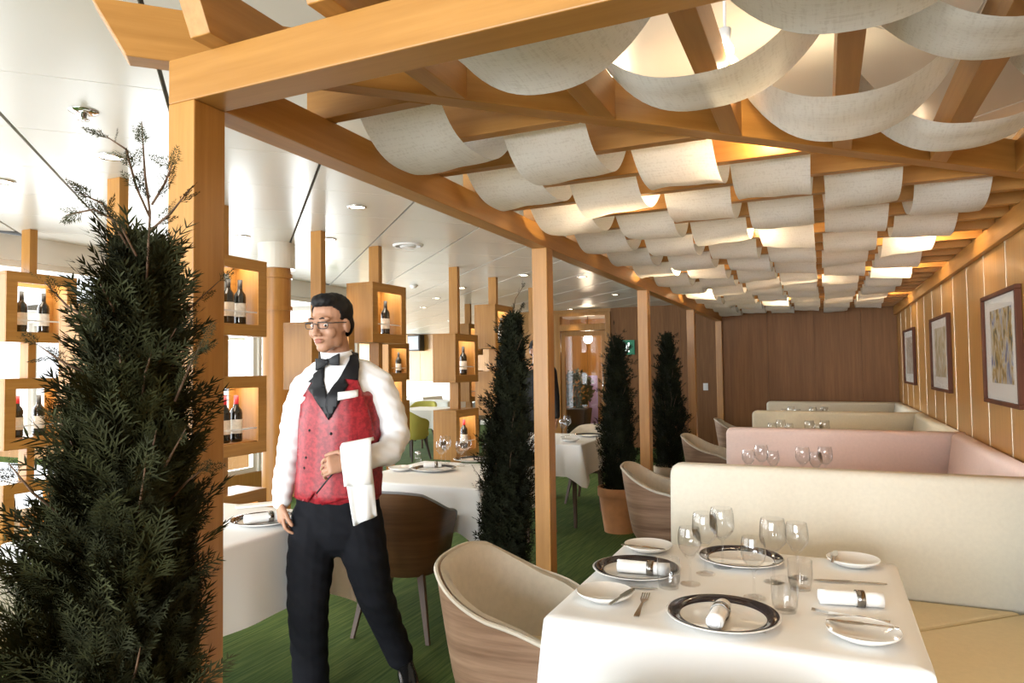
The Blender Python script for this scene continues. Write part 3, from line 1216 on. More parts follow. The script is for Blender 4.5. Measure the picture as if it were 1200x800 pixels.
for px, py, txt in ((784, 688, 'beside the left charger'), (920, 716, 'at the right of the nearest charger'), (938, 690, 'behind the right water glass')):
    put(TB, 'tumbler', 'clear stemless tumbler ' + txt, 'tumbler', onT(px, py), 0, 'tumblers on the near table')
lay('knife', 0.21, (693, 685), (768, 690), TZ, 'knife lying in front of the left charger')
lay('knife', 0.165, (716, 708), (742, 691), TZ + 0.022, 'small knife resting on the near left side plate')
lay('fork', 0.19, (745, 725), (758, 696), TZ, 'fork beside the near left side plate')
lay('knife', 0.165, (733, 639), (775, 644), TZ + 0.022, 'small knife resting on the back left side plate')
lay('knife', 0.21, (1040, 685), (953, 680), TZ, 'knife lying behind the rolled napkin')
lay('fork', 0.19, (1037, 729), (957, 717), TZ, 'fork lying above the near right side plate')
lay('knife', 0.165, (1053, 737), (969, 727), TZ + 0.022, 'small knife across the near right side plate')
lay('spoon', 0.19, (893, 745), (903, 712), TZ, 'spoon tucked beside the nearest charger rim')
lay('knife', 0.165, (975, 660), (980, 645), TZ + 0.022, 'small knife on the back right side plate')

# --- chairs of the booths
ch0 = make_chair('tub_chair', 'walnut and beige tub chair at the near table, aisle side', (-0.92, 2.16, 0), math.radians(4), seatmat='booth_seat', group='tub chairs at the booth tables')
dup(ch0, (-0.30, 1.47, 0), math.radians(93), 'tub chair cut off by the bottom edge, its beige rim showing', 'tub chairs at the booth tables')
PITCH = 2.075
for b, txt in ((1, 'tub chair beside the terracotta pot at the pink booth'), (2, 'tub chair third along the aisle, before the fourth post'), (3, 'tub chair farthest along the aisle by the last booth')):
    dup(ch0, (-0.93, 2.40 + b * PITCH, 0), math.radians(6 * (b % 2)), txt, 'tub chairs at the booth tables')

# --- booth tables further back with glasses
for b, txt in ((1, 'inside the pink booth'), (2, 'inside the pale yellow booth'), (3, 'inside the farthest booth')):
    cy = (ty0 + ty1) / 2 + b * PITCH + 0.05
    make_table('dining_table', 'square cloth-covered table ' + txt, (tx0 + tx1) / 2, cy, tx1 - tx0, ty1 - ty0)
    make_cloth('white tablecloth on the table ' + txt, (tx0 + tx1) / 2, cy, tx1 - tx0, ty1 - ty0, 0.30, seed=10 + b)
    g = 'wine glasses ' + txt
    for i, (dx, dy, me, tx) in enumerate(((-0.17, 0.0, WG, 'leftmost'), (-0.10, 0.06, WGL, 'second from the left'), (-0.03, -0.02, WG, 'third from the left'), (0.13, 0.03, WGL, 'fourth from the left'), (0.20, -0.01, WG, 'fifth from the left'), (0.25, 0.07, WGL, 'rightmost'))):
        put(me, 'wine_glass', 'clear wine glass %s, %s' % (txt, tx), 'glass', ((tx0 + tx1) / 2 + dx, cy + dy, TZ), 0, g)
    sh = thing('pepper_mill', 'small dark pepper mill on the table ' + txt, 'pepper mill', ((tx0 + tx1) / 2 + 0.05, cy + 0.02, TZ))
    MB().lathe([(0.0006, 0), (0.02, 0), (0.02, 0.01), (0.014, 0.03), (0.018, 0.055), (0.0006, 0.056)], seg=16).build('mill_body', 'dark_leg', sh, True)
    MB().lathe([(0.0006, 0.056), (0.016, 0.056), (0.015, 0.072), (0.0006, 0.078)], seg=16).build('mill_cap', 'chrome', sh, True)


# ------------------------------------------------------------------ booths
def booth(label, yf, mat, seatmat, next_mat, wing=True, wl_=1.90):
    """L-shaped banquette: back along x facing the camera at y=yf, wing along the right wall"""
    t = thing('booth_sofa', label, 'booth sofa', (0, yf, 0), 0)
    xl, xr = -0.685, XW - 0.002
    zt_ = 0.965

    def profile(lean, th, z0):
        # cross-section (depth, z) of an upholstered back, counter-clockwise
        pts = [(0, z0), (lean * 0.5, 0.7), (lean, zt_ - 0.05)]
        for i in range(7):
            a = PI - PI / 2 * i / 6
            pts.append((lean + 0.035 + 0.035 * math.cos(a), zt_ - 0.035 + 0.035 * math.sin(a)))
        for i in range(7):
            a = PI / 2 - PI / 2 * i / 6
            pts.append((th - 0.02 + 0.02 * math.cos(a), zt_ - 0.02 + 0.02 * math.sin(a)))
        pts.append((th, z0))
        return pts
    pr_ = profile(0.04, 0.13, 0.10)
    rr = []
    # rounded left end
    for x, k in ((xl, 0.72), (xl + 0.008, 0.86), (xl + 0.025, 0.96), (xl + 0.05, 1.0), (xr, 1.0)):
        ring = []
        for y, z in pr_:
            zz = z if k == 1 else zt_ - (zt_ - z) if z < 0.6 else z - (1 - k) * 0.12 * ((z - 0.6) / 0.365)
            yy = 0.065 + (y - 0.065) * (k if k < 1 else 1)
            ring.append((x, yy, zz))
        rr.append(ring)
    MB().rings(rr).build('backrest', mat, t, True, fix=True)
    MB().box(xl + 0.02, xr, 0.132, 0.165, 0.10, zt_ - 0.012).build('rear_panel', next_mat, t, bevel=0.012, bseg=3)
    sd = 0.44
    xi = XW - 0.20 - 0.40
    # seat cushions with a mitre
    def cush(poly, nm):
        mb = MB()
        cx = sum(p[0] for p in poly) / len(poly)
        cy = sum(p[1] for p in poly) / len(poly)
        o = MB().prism(poly, 0.30, 0.458).build(nm, seatmat, t, bevel=0.018, bseg=3)
        return o
    yb = -0.001
    cush([(xl + 0.03, yb - 0.40), (xi, yb - 0.40), (XW - 0.165, yb), (xl + 0.03, yb)], 'seat_cushion')
    MB().box(xl + 0.05, xr - 0.05, yb - 0.34, 0.12, 0.0, 0.10).build('plinth', 'plinth', t)
    MB().box(xl + 0.04, XW - 0.16, yb - 0.38, 0.0, 0.10, 0.30).build('seat_box', mat, t, bevel=0.008)
    if wing:
        rr = []
        pw_ = profile(0.06, 0.145, 0.10)
        for y, in ((-wl_,), (-0.002,)):
            rr.append([(XW - 0.15 + d - 0.002, y, z) for d, z in pw_])
        MB().rings(rr).build('wing_backrest', mat, t, True, fix=True)
        cush([(xi + 0.003, yb - 0.403), (xi + 0.003, -wl_), (XW - 0.153, -wl_), (XW - 0.153, yb - 0.003)], 'wing_cushion')
        MB().box(xi + 0.02, XW - 0.152, -wl_ + 0.01, yb - 0.385, 0.0, 0.30).build('wing_box', mat, t, bevel=0.006)
    return t


booth('cream upholstered booth sofa behind the nearest table', 3.30, 'booth_cream', 'booth_seat', 'booth_pink')
booth('pink upholstered booth sofa behind the cream one', 5.37, 'booth_pink', 'booth_pink', 'booth_yellow')
booth('pale yellow upholstered booth sofa behind the pink one', 7.44, 'booth_yellow', 'booth_yellow', 'booth_sand')
booth('sand coloured booth sofa against the far panelled wall', 9.40, 'booth_sand', 'booth_sand', 'booth_sand', wl_=1.78)

# ------------------------------------------------------------------ pictures
for (ya, yb), art, txt in (((5.5, 6.6), 'art_a', 'nearest, largest framed watercolour with white mat, cut by the right edge'), ((8.3, 9.58), 'art_b', 'framed watercolour in the middle of the panelled wall'), ((11.3, 12.62), 'art_c', 'small looking framed picture farthest along the panelled wall')):
    ya, yb = ya * Q, yb * Q
    za, zb_ = pg(1.085), pg(1.915)
    t = thing('framed_picture', txt, 'picture', (XW, (ya + yb) / 2, (za + zb_) / 2), 0, 'framed pictures on the wall')
    hw_, hh = (yb - ya) / 2, (zb_ - za) / 2
    f = 0.022
    m = MB()
    m.box(-0.03, -0.001, -hw_, hw_, hh - f, hh)
    m.box(-0.03, -0.001, -hw_, hw_, -hh, -hh + f)
    m.box(-0.03, -0.001, -hw_, -hw_ + f, -hh + f, hh - f)
    m.box(-0.03, -0.001, hw_ - f, hw_, -hh + f, hh - f)
    m.build('frame', 'picture_frame', t, bevel=0.003)
    MB().box(-0.012, -0.002, -hw_ + f, hw_ - f, -hh + f, hh - f).build('mat_board', 'mat_board', t)
    MB().box(-0.014, -0.0121, -hw_ * 0.60, hw_ * 0.60, -hh * 0.62, hh * 0.70).build('print', art, t)
    MB().box(-0.020, -0.018, -hw_ + f, hw_ - f, -hh + f, hh - f).build('glazing', 'window_glass', t)

# ------------------------------------------------------------------ wine display columns
S2 = (ZC - H) / 1.22
BZ = {'top': (1.656, 2.156), 'mid': (1.291, 1.786), 'low': (0.90, 1.40), 'base': (0.517, 1.013), 'ground': (0.17, 0.665)}


def bottle(label, loc, cap='capsule_black', glass='bottle_glass', s=1.0, group='wine bottles in the display'):
    t = thing('wine_bottle', label, 'bottle', loc, random.uniform(0, 6), group)
    MB().lathe([(0.0006, 0.004), (0.03 * s, 0), (0.037 * s, 0.004), (0.038 * s, 0.02), (0.038 * s, 0.185 * s), (0.034 * s, 0.205 * s), (0.018 * s, 0.228 * s), (0.0145 * s, 0.245 * s), (0.0145 * s, 0.298 * s), (0.0006, 0.298 * s)], seg=20).build('glass_body', glass, t, True)
    MB().lathe([(0.0388 * s, 0.055 * s), (0.0388 * s, 0.145 * s)], seg=20, caps=False).build('label', 'bottle_label', t, True)
    MB().lathe([(0.0153 * s, 0.243 * s), (0.0153 * s, 0.300 * s), (0.0006, 0.301 * s)], seg=16, caps=False).build('capsule', cap, t, True)
    return t


LVN = {'top': 'highest', 'mid': 'middle', 'low': 'lower', 'base': 'low', 'ground': 'lowest'}


def display(label, xf, y0, levels, bottles, post_off=0.2):
    t = thing('wine_display_column', label, 'display stand', (xf - 0.12, y0 + 0.25, 0))
    X0, X1, Y0, Y1 = -0.12, 0.12, -0.25, 0.25
    py = -0.25 + post_off
    zs = sorted((BZ[l] for l in levels))
    # post pieces between the boxes
    z = 0.0
    for a, b in zs + [(ZC, ZC)]:
        if a - z > 0.01:
            MB().box(-0.05, 0.05, py, py + 0.055, z, a).build('post', 'oak_z', t, bevel=0.002)
        z = b
    for l in levels:
        za, zb_ = BZ[l]
        m = MB()
        m.box(X0, X1, Y0, Y1, za, za + 0.022)
        m.box(X0, X1, Y0, Y1, zb_ - 0.022, zb_)
        m.box(X0, X1, Y0, Y0 + 0.022, za + 0.022, zb_ - 0.022)
        m.box(X0, X1, Y1 - 0.022, Y1, za + 0.022, zb_ - 0.022)
        bx = m.build('display_box', 'oak_z', t, bevel=0.002)
        for sx in (1, -1):
            f = MB()
            xa, xb = (X1, X1 + 0.012) if sx > 0 else (X0 - 0.012, X0)
            f.box(xa, xb, Y0, Y1, za, za + 0.075)
            f.box(xa, xb, Y0, Y1, zb_ - 0.075, zb_)
            f.box(xa, xb, Y0, Y0 + 0.075, za + 0.075, zb_ - 0.075)
            f.box(xa, xb, Y1 - 0.075, Y1, za + 0.075, zb_ - 0.075)
            f.build('face_frame', 'oak_y', bx, bevel=0.002)
        MB().box(X0 + 0.03, X1 - 0.03, Y0 + 0.03, Y1 - 0.03, zb_ - 0.030, zb_ - 0.024).build('light_strip', 'led_warm', bx)
        MB().box(X1 - 0.035, X1 - 0.029, Y0 + 0.022, Y1 - 0.022, za + 0.155, za + 0.165).build('glass_rail', 'white_plastic', bx)
        MB().box(X0 + 0.03, X1 - 0.045, Y0 + 0.022, Y1 - 0.022, za + 0.068, za + 0.075).build('shelf', 'oak_y', bx)
        for k, (bpx, cap) in enumerate(bottles.get(l, ())):
            dy = max(-0.19, min(0.19, atx(bpx, 430, xf - 0.12).y - y0 - 0.25))
            gl = 'bottle_glass'
            lab = 'dark wine bottle, %s foil, %s box of stand %s' % ('red' if 'red' in cap else 'black', LVN[l], label.split('stand ')[1])
            if len(bottles[l]) > 1:
                lab = '%s-foil wine bottle, %s one, %s box of stand %s' % ('red' if 'red' in cap else 'black', ('left', 'right')[k], LVN[l], label.split('stand ')[1])
            bottle(lab, (xf - 0.12 + 0.0, y0 + 0.25 + dy, za + 0.0755), cap)
    return t


R, B = 'capsule_red', 'capsule_black'
XS = -3.87 * S2 - 0.012
XB = -5.96 * S2 * 1.0 - 0.012
display('oak wine display stand behind the near conifer', XS, 2.30, ['mid', 'base'], {'mid': [(95, B)], 'base': [(92, R)]})
display('oak wine display stand beside the corner post', XS, 3.00, ['top', 'low', 'ground'], {'top': [(267, B), (281, B)], 'low': [(277, R), (263, R)]})
display('oak wine display stand behind the man', XS, 3.94, ['mid', 'base'], {'mid': [(378, B)]})
display('oak wine display stand right of the head of the man', XS, 4.68, ['top', 'low'], {'top': [(452, B)], 'low': [(452, R)]})
display('oak wine display stand before the dark conifer', XS, 6.07, ['mid', 'base'], {'mid': [(543, B)], 'base': [(543, R)]})
display('oak wine display stand partly hidden by the conifer', XS, 7.0, ['top', 'low'], {'top': [(588, B)]})
display('oak wine display stand last of the front row', XS, 8.2, ['mid', 'base'], {})
display('oak wine display stand at the left picture edge', XB, 2.92, ['top', 'low', 'ground'], {'top': [(24, B), (50, B)], 'low': [(21, R), (46, B)], 'ground': [(18, B)]})
display('oak wine display stand beside the yellow chair', XB, 7.55, ['mid', 'base'], {'mid': [(467, B)]})
display('oak wine display stand small and far in the hall', XB, 9.8, ['top', 'low'], {})

# round wooden column by the windows
p = pd(324, 420, 5.75)
t = thing('round_column', 'round honey wood column with a collar by the windows', 'column', (p.x, p.y, 0))
MB().lathe([(0.0006, 0), (0.115, 0), (0.115, 2.28), (0.0006, 2.28)], seg=28).build('shaft', 'oak_z', t, False)
smooth_by_angle(t.children[0].data, 50)
for z in (1.93, 2.20):
    o = MB().lathe([(0.115, z), (0.128, z), (0.128, z + 0.035), (0.115, z + 0.035)], seg=28, caps=False).build('collar', 'oak_z', t)
    smooth_by_angle(o.data, 50)
MB().lathe([(0.0006, 2.28), (0.15, 2.28), (0.15, ZC), (0.0006, ZC)], seg=28).build('capital', 'ceiling_panel', t)

# ------------------------------------------------------------------ hall tables and chairs
make_table('dining_table', 'cloth-covered hall table in front of the wine display, by the man', -2.59, 2.20, 0.90, 0.96)
make_cloth('white tablecloth with hanging corners on the table beside the man', -2.59, 2.20, 0.90, 0.96, 0.33, seed=21)
p = atz(310, 612, TZ)
plate('white charger plate under a napkin roll, beside the hand of the man', (p.x, p.y, TZ), 0.15, True)
napkin('rolled napkin with gold ring next to the hand of the man', (p.x + 0.02, p.y - 0.02, TZ + 0.0085), math.radians(60), 0.17, 0.022)
p = atz(282, 598, TZ)
o = MB().box(-0.11, 0.11, -0.03, 0.03, 0, 0.012).build('menu_card', 'mat_board')
o.location = (p.x, p.y + 0.12, TZ)
o.rotation_euler = (0, 0, math.radians(50))
tag(o, 'folded pale menu card behind the napkin roll', 'menu card')

cx2, cy2 = -2.27, 3.98
make_table('dining_table', 'cloth-covered hall table behind the dark wood chair', cx2, cy2, 0.92, 0.92)
make_cloth('white tablecloth on the hall table behind the dark wood chair', cx2, cy2, 0.92, 0.92, 0.25, seed=22)
for px, py, txt, me in ((517, 546, 'leftmost', WG), (522, 543, 'second from left', WGL), (540, 546, 'third from left', WG), (546, 543, 'rightmost', WGL)):
    p = atz(px, py, TZ)
    put(me, 'wine_glass', 'clear wine glass on the hall table before the conifer, ' + txt, 'glass', (p.x, p.y, TZ), 0, 'wine glasses on the hall table')
p = atz(509, 551, TZ)
plate('charger plate with napkin on the hall table by the dark chair', (p.x, p.y, TZ), 0.15, True)
p = atz(470, 551, TZ)
plate('white side plate on the hall table near the elbow of the man', (p.x, p.y, TZ), 0.085, False)
p = atz(554, 540, TZ)
plate('charger plate at the back of the hall table beside the conifer', (p.x, p.y, TZ), 0.14, True)
p = atz(507, 549, TZ)
napkin('small napkin roll on the hall table charger', (p.x, p.y, TZ + 0.0085), 0.6, 0.12, 0.02)
p = atz(490, 543, TZ)
t = thing('salt_shaker', 'glass and steel shaker on the hall table', 'shaker', (p.x, p.y, TZ))
MB().lathe([(0.0006, 0), (0.024, 0), (0.022, 0.07), (0.0006, 0.07)], seg=16).build('shaker_body', 'table_glass', t, True)
MB().lathe([(0.0006, 0.07), (0.022, 0.07), (0.02, 0.085), (0.0006, 0.09)], seg=16).build('shaker_cap', 'chrome', t, True)

cd_ = make_chair('tub_chair', 'dark walnut tub chair seen from behind, beside the man', (-2.16, 3.30, 0), math.radians(100), 'dark_veneer', 'grey_fabric', 'dark_leg', group='dark tub chairs in the hall')
dup(cd_, (-2.42, 5.50, 0), math.radians(80), 'dark walnut tub chair half hidden behind the second post', 'dark tub chairs in the hall')
cx3, cy3 = -2.44, 6.28
make_table('dining_table', 'cloth-covered table between second post and terracotta pot', cx3 + 0.02, cy3, 0.9, 0.95)
make_cloth('white tablecloth with a pointed corner, between second post and pot', cx3 + 0.02, cy3, 0.9, 0.95, 0.28, seed=23)
for px, py, txt, me in ((660, 512, 'left', WG), (665, 510, 'right', WGL)):
    p = atz(px, py, TZ)
    put(me, 'wine_glass', 'clear wine glass just right of the second post, %s one' % txt, 'glass', (p.x, p.y, TZ), 0, 'wine glasses right of the second post')
p = atz(690, 511, TZ)
plate('charger plate on the table by the terracotta pot', (p.x, p.y, TZ), 0.14, True)
p = atz(668, 517, TZ)
plate('white side plate right of the second post', (p.x, p.y, TZ), 0.085, False)
make_chair('tub_chair', 'pale tub chair at the far side of the table by the pot', (-2.3, 7.12, 0), math.radians(-90), 'veneer', 'chair_fabric', 'dark_leg')

yc = make_chair('tub_chair', 'yellow-green fabric tub chair in the bright hall', (-6.0, 9.35, 0), math.radians(80), 'yellow_fabric', 'yellow_fabric', 'plinth', group='coloured chairs in the far hall')
dup(yc, (-7.2, 11.6, 0), math.radians(-80), 'yellow chair behind the nearer yellow-green one', 'coloured chairs in the far hall')
gc = make_chair('tub_chair', 'grey tub chair in the far hall, left one', (-8.3, 12.6, 0), math.radians(20), 'grey_fabric', 'grey_fabric', 'plinth', group='coloured chairs in the far hall')
dup(gc, (-6.85, 13.4, 0), math.radians(160), 'grey tub chair in the far hall, right one', 'coloured chairs in the far hall')
for (x, y), txt in (((-6.3, 10.4), 'behind the yellow-green chair'), ((-7.6, 13.0), 'between the two grey chairs'), ((-9.3, 14.8), 'farthest back by the white banquette')):
    make_table('dining_table', 'white-clothed far hall table ' + txt, x, y, 0.9, 0.9)
    make_cloth('white cloth on the far hall table ' + txt, x, y, 0.9, 0.9, 0.3, seed=int(-x * 10))
t = thing('banquette', 'white leather banquette in front of the far wood wall', 'banquette', (-9.2, 16.0, 0), 0)
MB().box(-1.6, 1.6, -0.3, 0.3, 0, 0.45).build('seat', 'white_leather', t, bevel=0.04, bseg=3)
MB().box(-1.6, 1.6, 0.3, 0.48, 0, 1.1).build('backrest', 'white_leather', t, bevel=0.05, bseg=3)
# left-edge chair of the near hall
dup(ch0, (-3.05, 1.42, 0), math.radians(75), 'pale tub chair at the left edge, behind the near conifer')

# wall speaker, exit sign, switch
p = aty(490, 402, 17.98)
t = thing('wall_speaker', 'black box loudspeaker high on the far wood wall', 'speaker', (p.x, 17.99, p.z))
MB().box(-0.22, 0.22, -0.28, 0, -0.24, 0.24).build('cabinet', 'black_plastic', t, bevel=0.02)
MB().box(-0.18, 0.18, -0.295, -0.28, -0.2, 0.2).build('grille', 'grey_fabric', t, bevel=0.004)
p = aty(735, 407, YD)
t = thing('exit_sign', 'green and white illuminated fire exit sign', 'sign', (p.x, YD, p.z))
MB().box(-0.14, 0.14, -0.03, -0.001, -0.13, 0.13).build('sign_box', 'exit_green', t, bevel=0.004)
sg = MB()
# running figure and arrow, white
sg.prism([(0.02, 0.085), (0.05, 0.085), (0.05, 0.055), (0.02, 0.055)], 0.0, 0.002)
sg.prism([(-0.02, 0.05), (0.05, 0.05), (0.03, -0.02), (-0.01, -0.02)], 0.0, 0.002)
sg.prism([(-0.01, -0.02), (0.01, -0.02), (-0.03, -0.09), (-0.055, -0.09)], 0.0, 0.002)
sg.prism([(0.01, -0.02), (0.03, -0.02), (0.055, -0.08), (0.03, -0.085)], 0.0, 0.002)
sg.prism([(-0.115, -0.1), (-0.075, -0.1), (-0.075, 0.1), (-0.115, 0.1)], 0.0, 0.002)
o = sg.build('pictogram', 'exit_white', t)
o.rotation_euler = (PI / 2, 0, 0)
o.location = (0, -0.0305, 0)
p = aty(827, 453, YD)
t = thing('wall_switch', 'small white wall switch between the last posts', 'switch', (p.x, YD, p.z))
MB().box(-0.04, 0.04, -0.012, -0.001, -0.06, 0.06).build('switch_plate', 'white_plastic', t, bevel=0.003)
MB().box(-0.02, 0.02, -0.018, -0.012, -0.03, 0.03).build('rocker', 'white_plastic', t, bevel=0.003)


# ------------------------------------------------------------------ potted conifers
def spray_template(nseg, seed, thin=1.0):
    r = np.random.default_rng(seed)
    tris = []

    def blade(p, d, L, w):
        d = d / np.linalg.norm(d)
        w = w * thin
        s = np.array([-d[1], d[0], 0.0])
        n = np.array([0, 0, 1.0])
        a = p - s * w * 0.35
        b = p + s * w * 0.35
        m1 = p + d * L * 0.5 - s * w * 0.5 + n * w * 0.2
        m2 = p + d * L * 0.5 + s * w * 0.5 - n * w * 0.2
        c = p + d * L
        tris.extend([(a, m1, m2), (a, m2, b), (m1, c, m2)])
    stem = [np.array([0.03 * math.sin(3 * t), t, 0.05 * t * t]) for t in np.linspace(0, 1, nseg + 1)]
    for i in range(nseg):
        blade(stem[i], stem[i + 1] - stem[i], 1.25 / nseg, 0.035)
        for sgn in (-1, 1):
            if i == 0:
                continue
            t = i / nseg
            L = (0.42 * (1 - t) + 0.12) * r.uniform(0.8, 1.15)
            a = math.radians(r.uniform(28, 45)) * sgn
            d = np.array([math.sin(a), math.cos(a), r.uniform(-0.15, 0.25)])
            blade(stem[i], d, L, 0.042)
            if L > 0.25:
                q = stem[i] + d * L * 0.45
                for s2 in (-1, 1):
                    a2 = a + s2 * 0.55
                    blade(q, np.array([math.sin(a2), math.cos(a2), 0.1]), L * 0.5, 0.038)
    return np.array(tris).reshape(-1, 3)


SPR_FAR = [spray_template(5, s) for s in range(4)]
SPR_NEAR = [spray_template(9, s, 0.62) for s in range(4)]


def conifer(label, loc, height, zfol, rad, nspray, L0, pot, potmat, seed, group='potted conifers', wisps=(), lean=(0, 0), prof=None, mat='conifer_green', dense=True, SPR=SPR_FAR):
    r = np.random.default_rng(seed)
    t = thing('potted_conifer', label, 'potted tree', loc, 0, group)
    wisps = list(wisps)
    pf_ = prof or (lambda h: 1 - h * 0.9)
    for i in range(22):
        h = r.uniform(0.45, 1.0)
        a = r.uniform(0, 2 * PI)
        R_ = rad * pf_(h) * 0.9
        z_ = zfol + (height - zfol) * h * 0.95
        L_ = L0 * r.uniform(1.2, 2.2)
        ou = r.uniform(0.25, 0.8)
        b_ = np.array([lean[0] * h + R_ * math.cos(a), lean[1] * h + R_ * math.sin(a), z_])
        m_ = b_ + np.array([math.cos(a) * ou, math.sin(a) * ou, 0.8]) * L_ * 0.5
        e_ = m_ + np.array([math.cos(a + r.uniform(-0.5, 0.5)) * ou * 0.8, math.sin(a) * ou * 0.8, r.uniform(0.3, 0.9)]) * L_ * 0.5
        wisps.append([tuple(b_), tuple(m_), tuple(e_)])
    if pot:
        pr0, ph = pot
        k = pr0
        MB().lathe([(0.0006, 0), (k * 0.70, 0), (k * 0.93, ph * 0.80), (k * 0.98, ph * 0.80), (k, ph * 0.82), (k, ph * 0.99), (k * 0.985, ph), (k * 0.90, ph), (k * 0.88, ph * 0.9), (0.0006, ph * 0.9)], seg=36).build('pot', potmat, t)
        smooth_by_angle(t.children[0].data, 35)
        mb = MB()
        rr = []
        for q in (0.02, 0.35, 0.65, 0.885):
            rr.append([(k * q * math.cos(2 * PI * j / 24), k * q * math.sin(2 * PI * j / 24), ph * 0.93 + r.uniform(-0.008, 0.008) * (q < 0.8)) for j in range(24)])
        mb.rings(rr).build('soil', 'soil', t.children[0], True)
        z_tr = ph * 0.85
    else:
        z_tr = 0.0
    prof = prof or (lambda h: min(1, (0.78 + 0.9 * h) if h < 0.25 else 1.0) * (1 - max(0, (h - 0.30) / 0.70) ** 1.5 * 0.93))
    ax = lambda h: np.array([lean[0] * h, lean[1] * h])
    # trunk and stems
    mb = MB()
    mb.tube([(0, 0, z_tr), (lean[0] * 0.3, lean[1] * 0.3, zfol + (height - zfol) * 0.3), (lean[0] * 0.9, lean[1] * 0.9, zfol + (height - zfol) * 0.9)], [0.02, 0.013, 0.004], 7)
    for i in range(9):
        a = r.uniform(0, 2 * PI)
        h0, h1 = r.uniform(0.0, 0.35), r.uniform(0.55, 0.85)
        R0, R1 = rad * prof(h0) * 0.3, rad * prof(h1) * 0.75
        z0_, z1_ = zfol + (height - zfol) * h0, zfol + (height - zfol) * h1
        a2 = a + r.uniform(-0.4, 0.4)
        A0, A1 = ax(h0), ax(h1)
        mb.tube([(A0[0] + R0 * math.cos(a), A0[1] + R0 * math.sin(a), z0_), (A1[0] * 0.6 + A0[0] * 0.4 + (R0 + R1) * 0.5 * math.cos(a2), A1[1] * 0.6 + A0[1] * 0.4 + (R0 + R1) * 0.5 * math.sin(a2), (z0_ + z1_) / 2), (A1[0] + R1 * math.cos(a2), A1[1] + R1 * math.sin(a2), z1_)], [0.008, 0.005, 0.002], 5)
    for pts in wisps:
        mb.tube(pts, [0.0022] * (len(pts) - 1) + [0.0008], 5)
    mb.build('trunk', 'bark', t, True)
    V = []
    for i in range(nspray):
        h = r.uniform(0, 1) ** 0.85
        if dense:
            u = r.uniform(0.12, 1) ** 0.5
        else:
            u = r.uniform(0.2, 1) ** 0.6
        a = r.uniform(0, 2 * PI)
        lump = 1 + 0.16 * math.sin(3 * a + 7 * h + seed) + 0.10 * math.sin(5 * a - 13 * h)
        R = rad * prof(h) * lump * u
        A = ax(h)
        p = np.array([A[0] + R * math.cos(a), A[1] + R * math.sin(a), zfol + (height - zfol) * h * 0.95])
        rd = np.array([math.cos(a), math.sin(a), 0])
        d = rd * r.uniform(0.05, 0.5) * (0.6 + u) + np.array([0, 0, 1.0]) * r.uniform(0.65, 1.1) + r.normal(0, 0.16, 3)
        d /= np.linalg.norm(d)
        s = np.cross(d, rd + r.normal(0, 0.5, 3))
        s /= np.linalg.norm(s) + 1e-9
        n = np.cross(s, d)
        if i % 9 == 0:
            p = p + rd * rad * 0.22 * (1 - h * 0.5)
            d = d + rd * 0.35
            d /= np.linalg.norm(d)
        L = L0 * r.uniform(0.65, 1.35) * (1.35 if i % 9 == 0 else 1)
        T = SPR[i % 4]
        V.append(p - d * L * 0.3 + T[:, :1] * s * L + T[:, 1:2] * d * L + T[:, 2:3] * n * L)
    # loose sprays along the wisps
    for pts in wisps:
        for j in range(1, len(pts)):
            for q in range(3):
                f = r.uniform(0.2, 1)
                p = np.array(pts[j - 1]) * (1 - f) + np.array(pts[j]) * f
                d = np.array(pts[j]) - np.array(pts[j - 1])
                d = d / np.linalg.norm(d) + r.normal(0, 0.35, 3)
                d /= np.linalg.norm(d)
                s = np.cross(d, r.normal(0, 1, 3))
                s /= np.linalg.norm(s)
                n = np.cross(s, d)
                T = SPR[q]
                L = L0 * 0.5
                V.append(p + T[:, :1] * s * L + T[:, 1:2] * d * L + T[:, 2:3] * n * L)
    V = np.concatenate(V)
    me = bpy.data.meshes.new('foliage')
    nt_ = len(V) // 3
    me.vertices.add(len(V))
    me.vertices.foreach_set('co', V.astype(np.float32).ravel())
    me.loops.add(len(V))
    me.loops.foreach_set('vertex_index', np.arange(len(V), dtype=np.int32))
    me.polygons.add(nt_)
    me.polygons.foreach_set('loop_start', np.arange(0, len(V), 3, dtype=np.int32))
    me.update(calc_edges=True)
    me.validate()
    o = link('foliage', me, mat, t)
    o['kind'] = 'stuff'
    return t


# near conifer at the left of the frame
b0 = pd(112, 760, 1.22)
NT = Vector((b0.x, b0.y, 0))


def loc_of(px, py, dep):
    q = pd(px, py, dep) - NT
    return (q.x, q.y, q.z)


w1 = [loc_of(172, 330, 1.2), loc_of(176, 250, 1.2), loc_of(170, 205, 1.2), loc_of(166, 142, 1.2)]
w2 = [loc_of(176, 255, 1.2), loc_of(160, 220, 1.19), loc_of(148, 175, 1.18), loc_of(125, 160, 1.17)]
w3 = [loc_of(176, 270, 1.2), loc_of(200, 250, 1.2), loc_of(222, 222, 1.2)]
w4 = [loc_of(178, 240, 1.2), loc_of(193, 215, 1.2), loc_of(203, 190, 1.2)]
w5 = [loc_of(160, 300, 1.2), loc_of(140, 262, 1.2), loc_of(110, 245, 1.18), loc_of(78, 252, 1.18)]
w6 = [loc_of(150, 290, 1.2), loc_of(120, 238, 1.2), loc_of(92, 226, 1.18)]
w7 = [loc_of(120, 380, 1.2), loc_of(80, 360, 1.18), loc_of(52, 330, 1.16)]
w8 = [loc_of(110, 440, 1.2), loc_of(75, 425, 1.18), loc_of(46, 405, 1.16)]
w9 = [loc_of(205, 470, 1.2), loc_of(222, 430, 1.2), loc_of(238, 398, 1.2)]


def prof_near(h):
    return 1 - (max(0, h - 0.50) / 0.50) ** 1.15 * 0.88


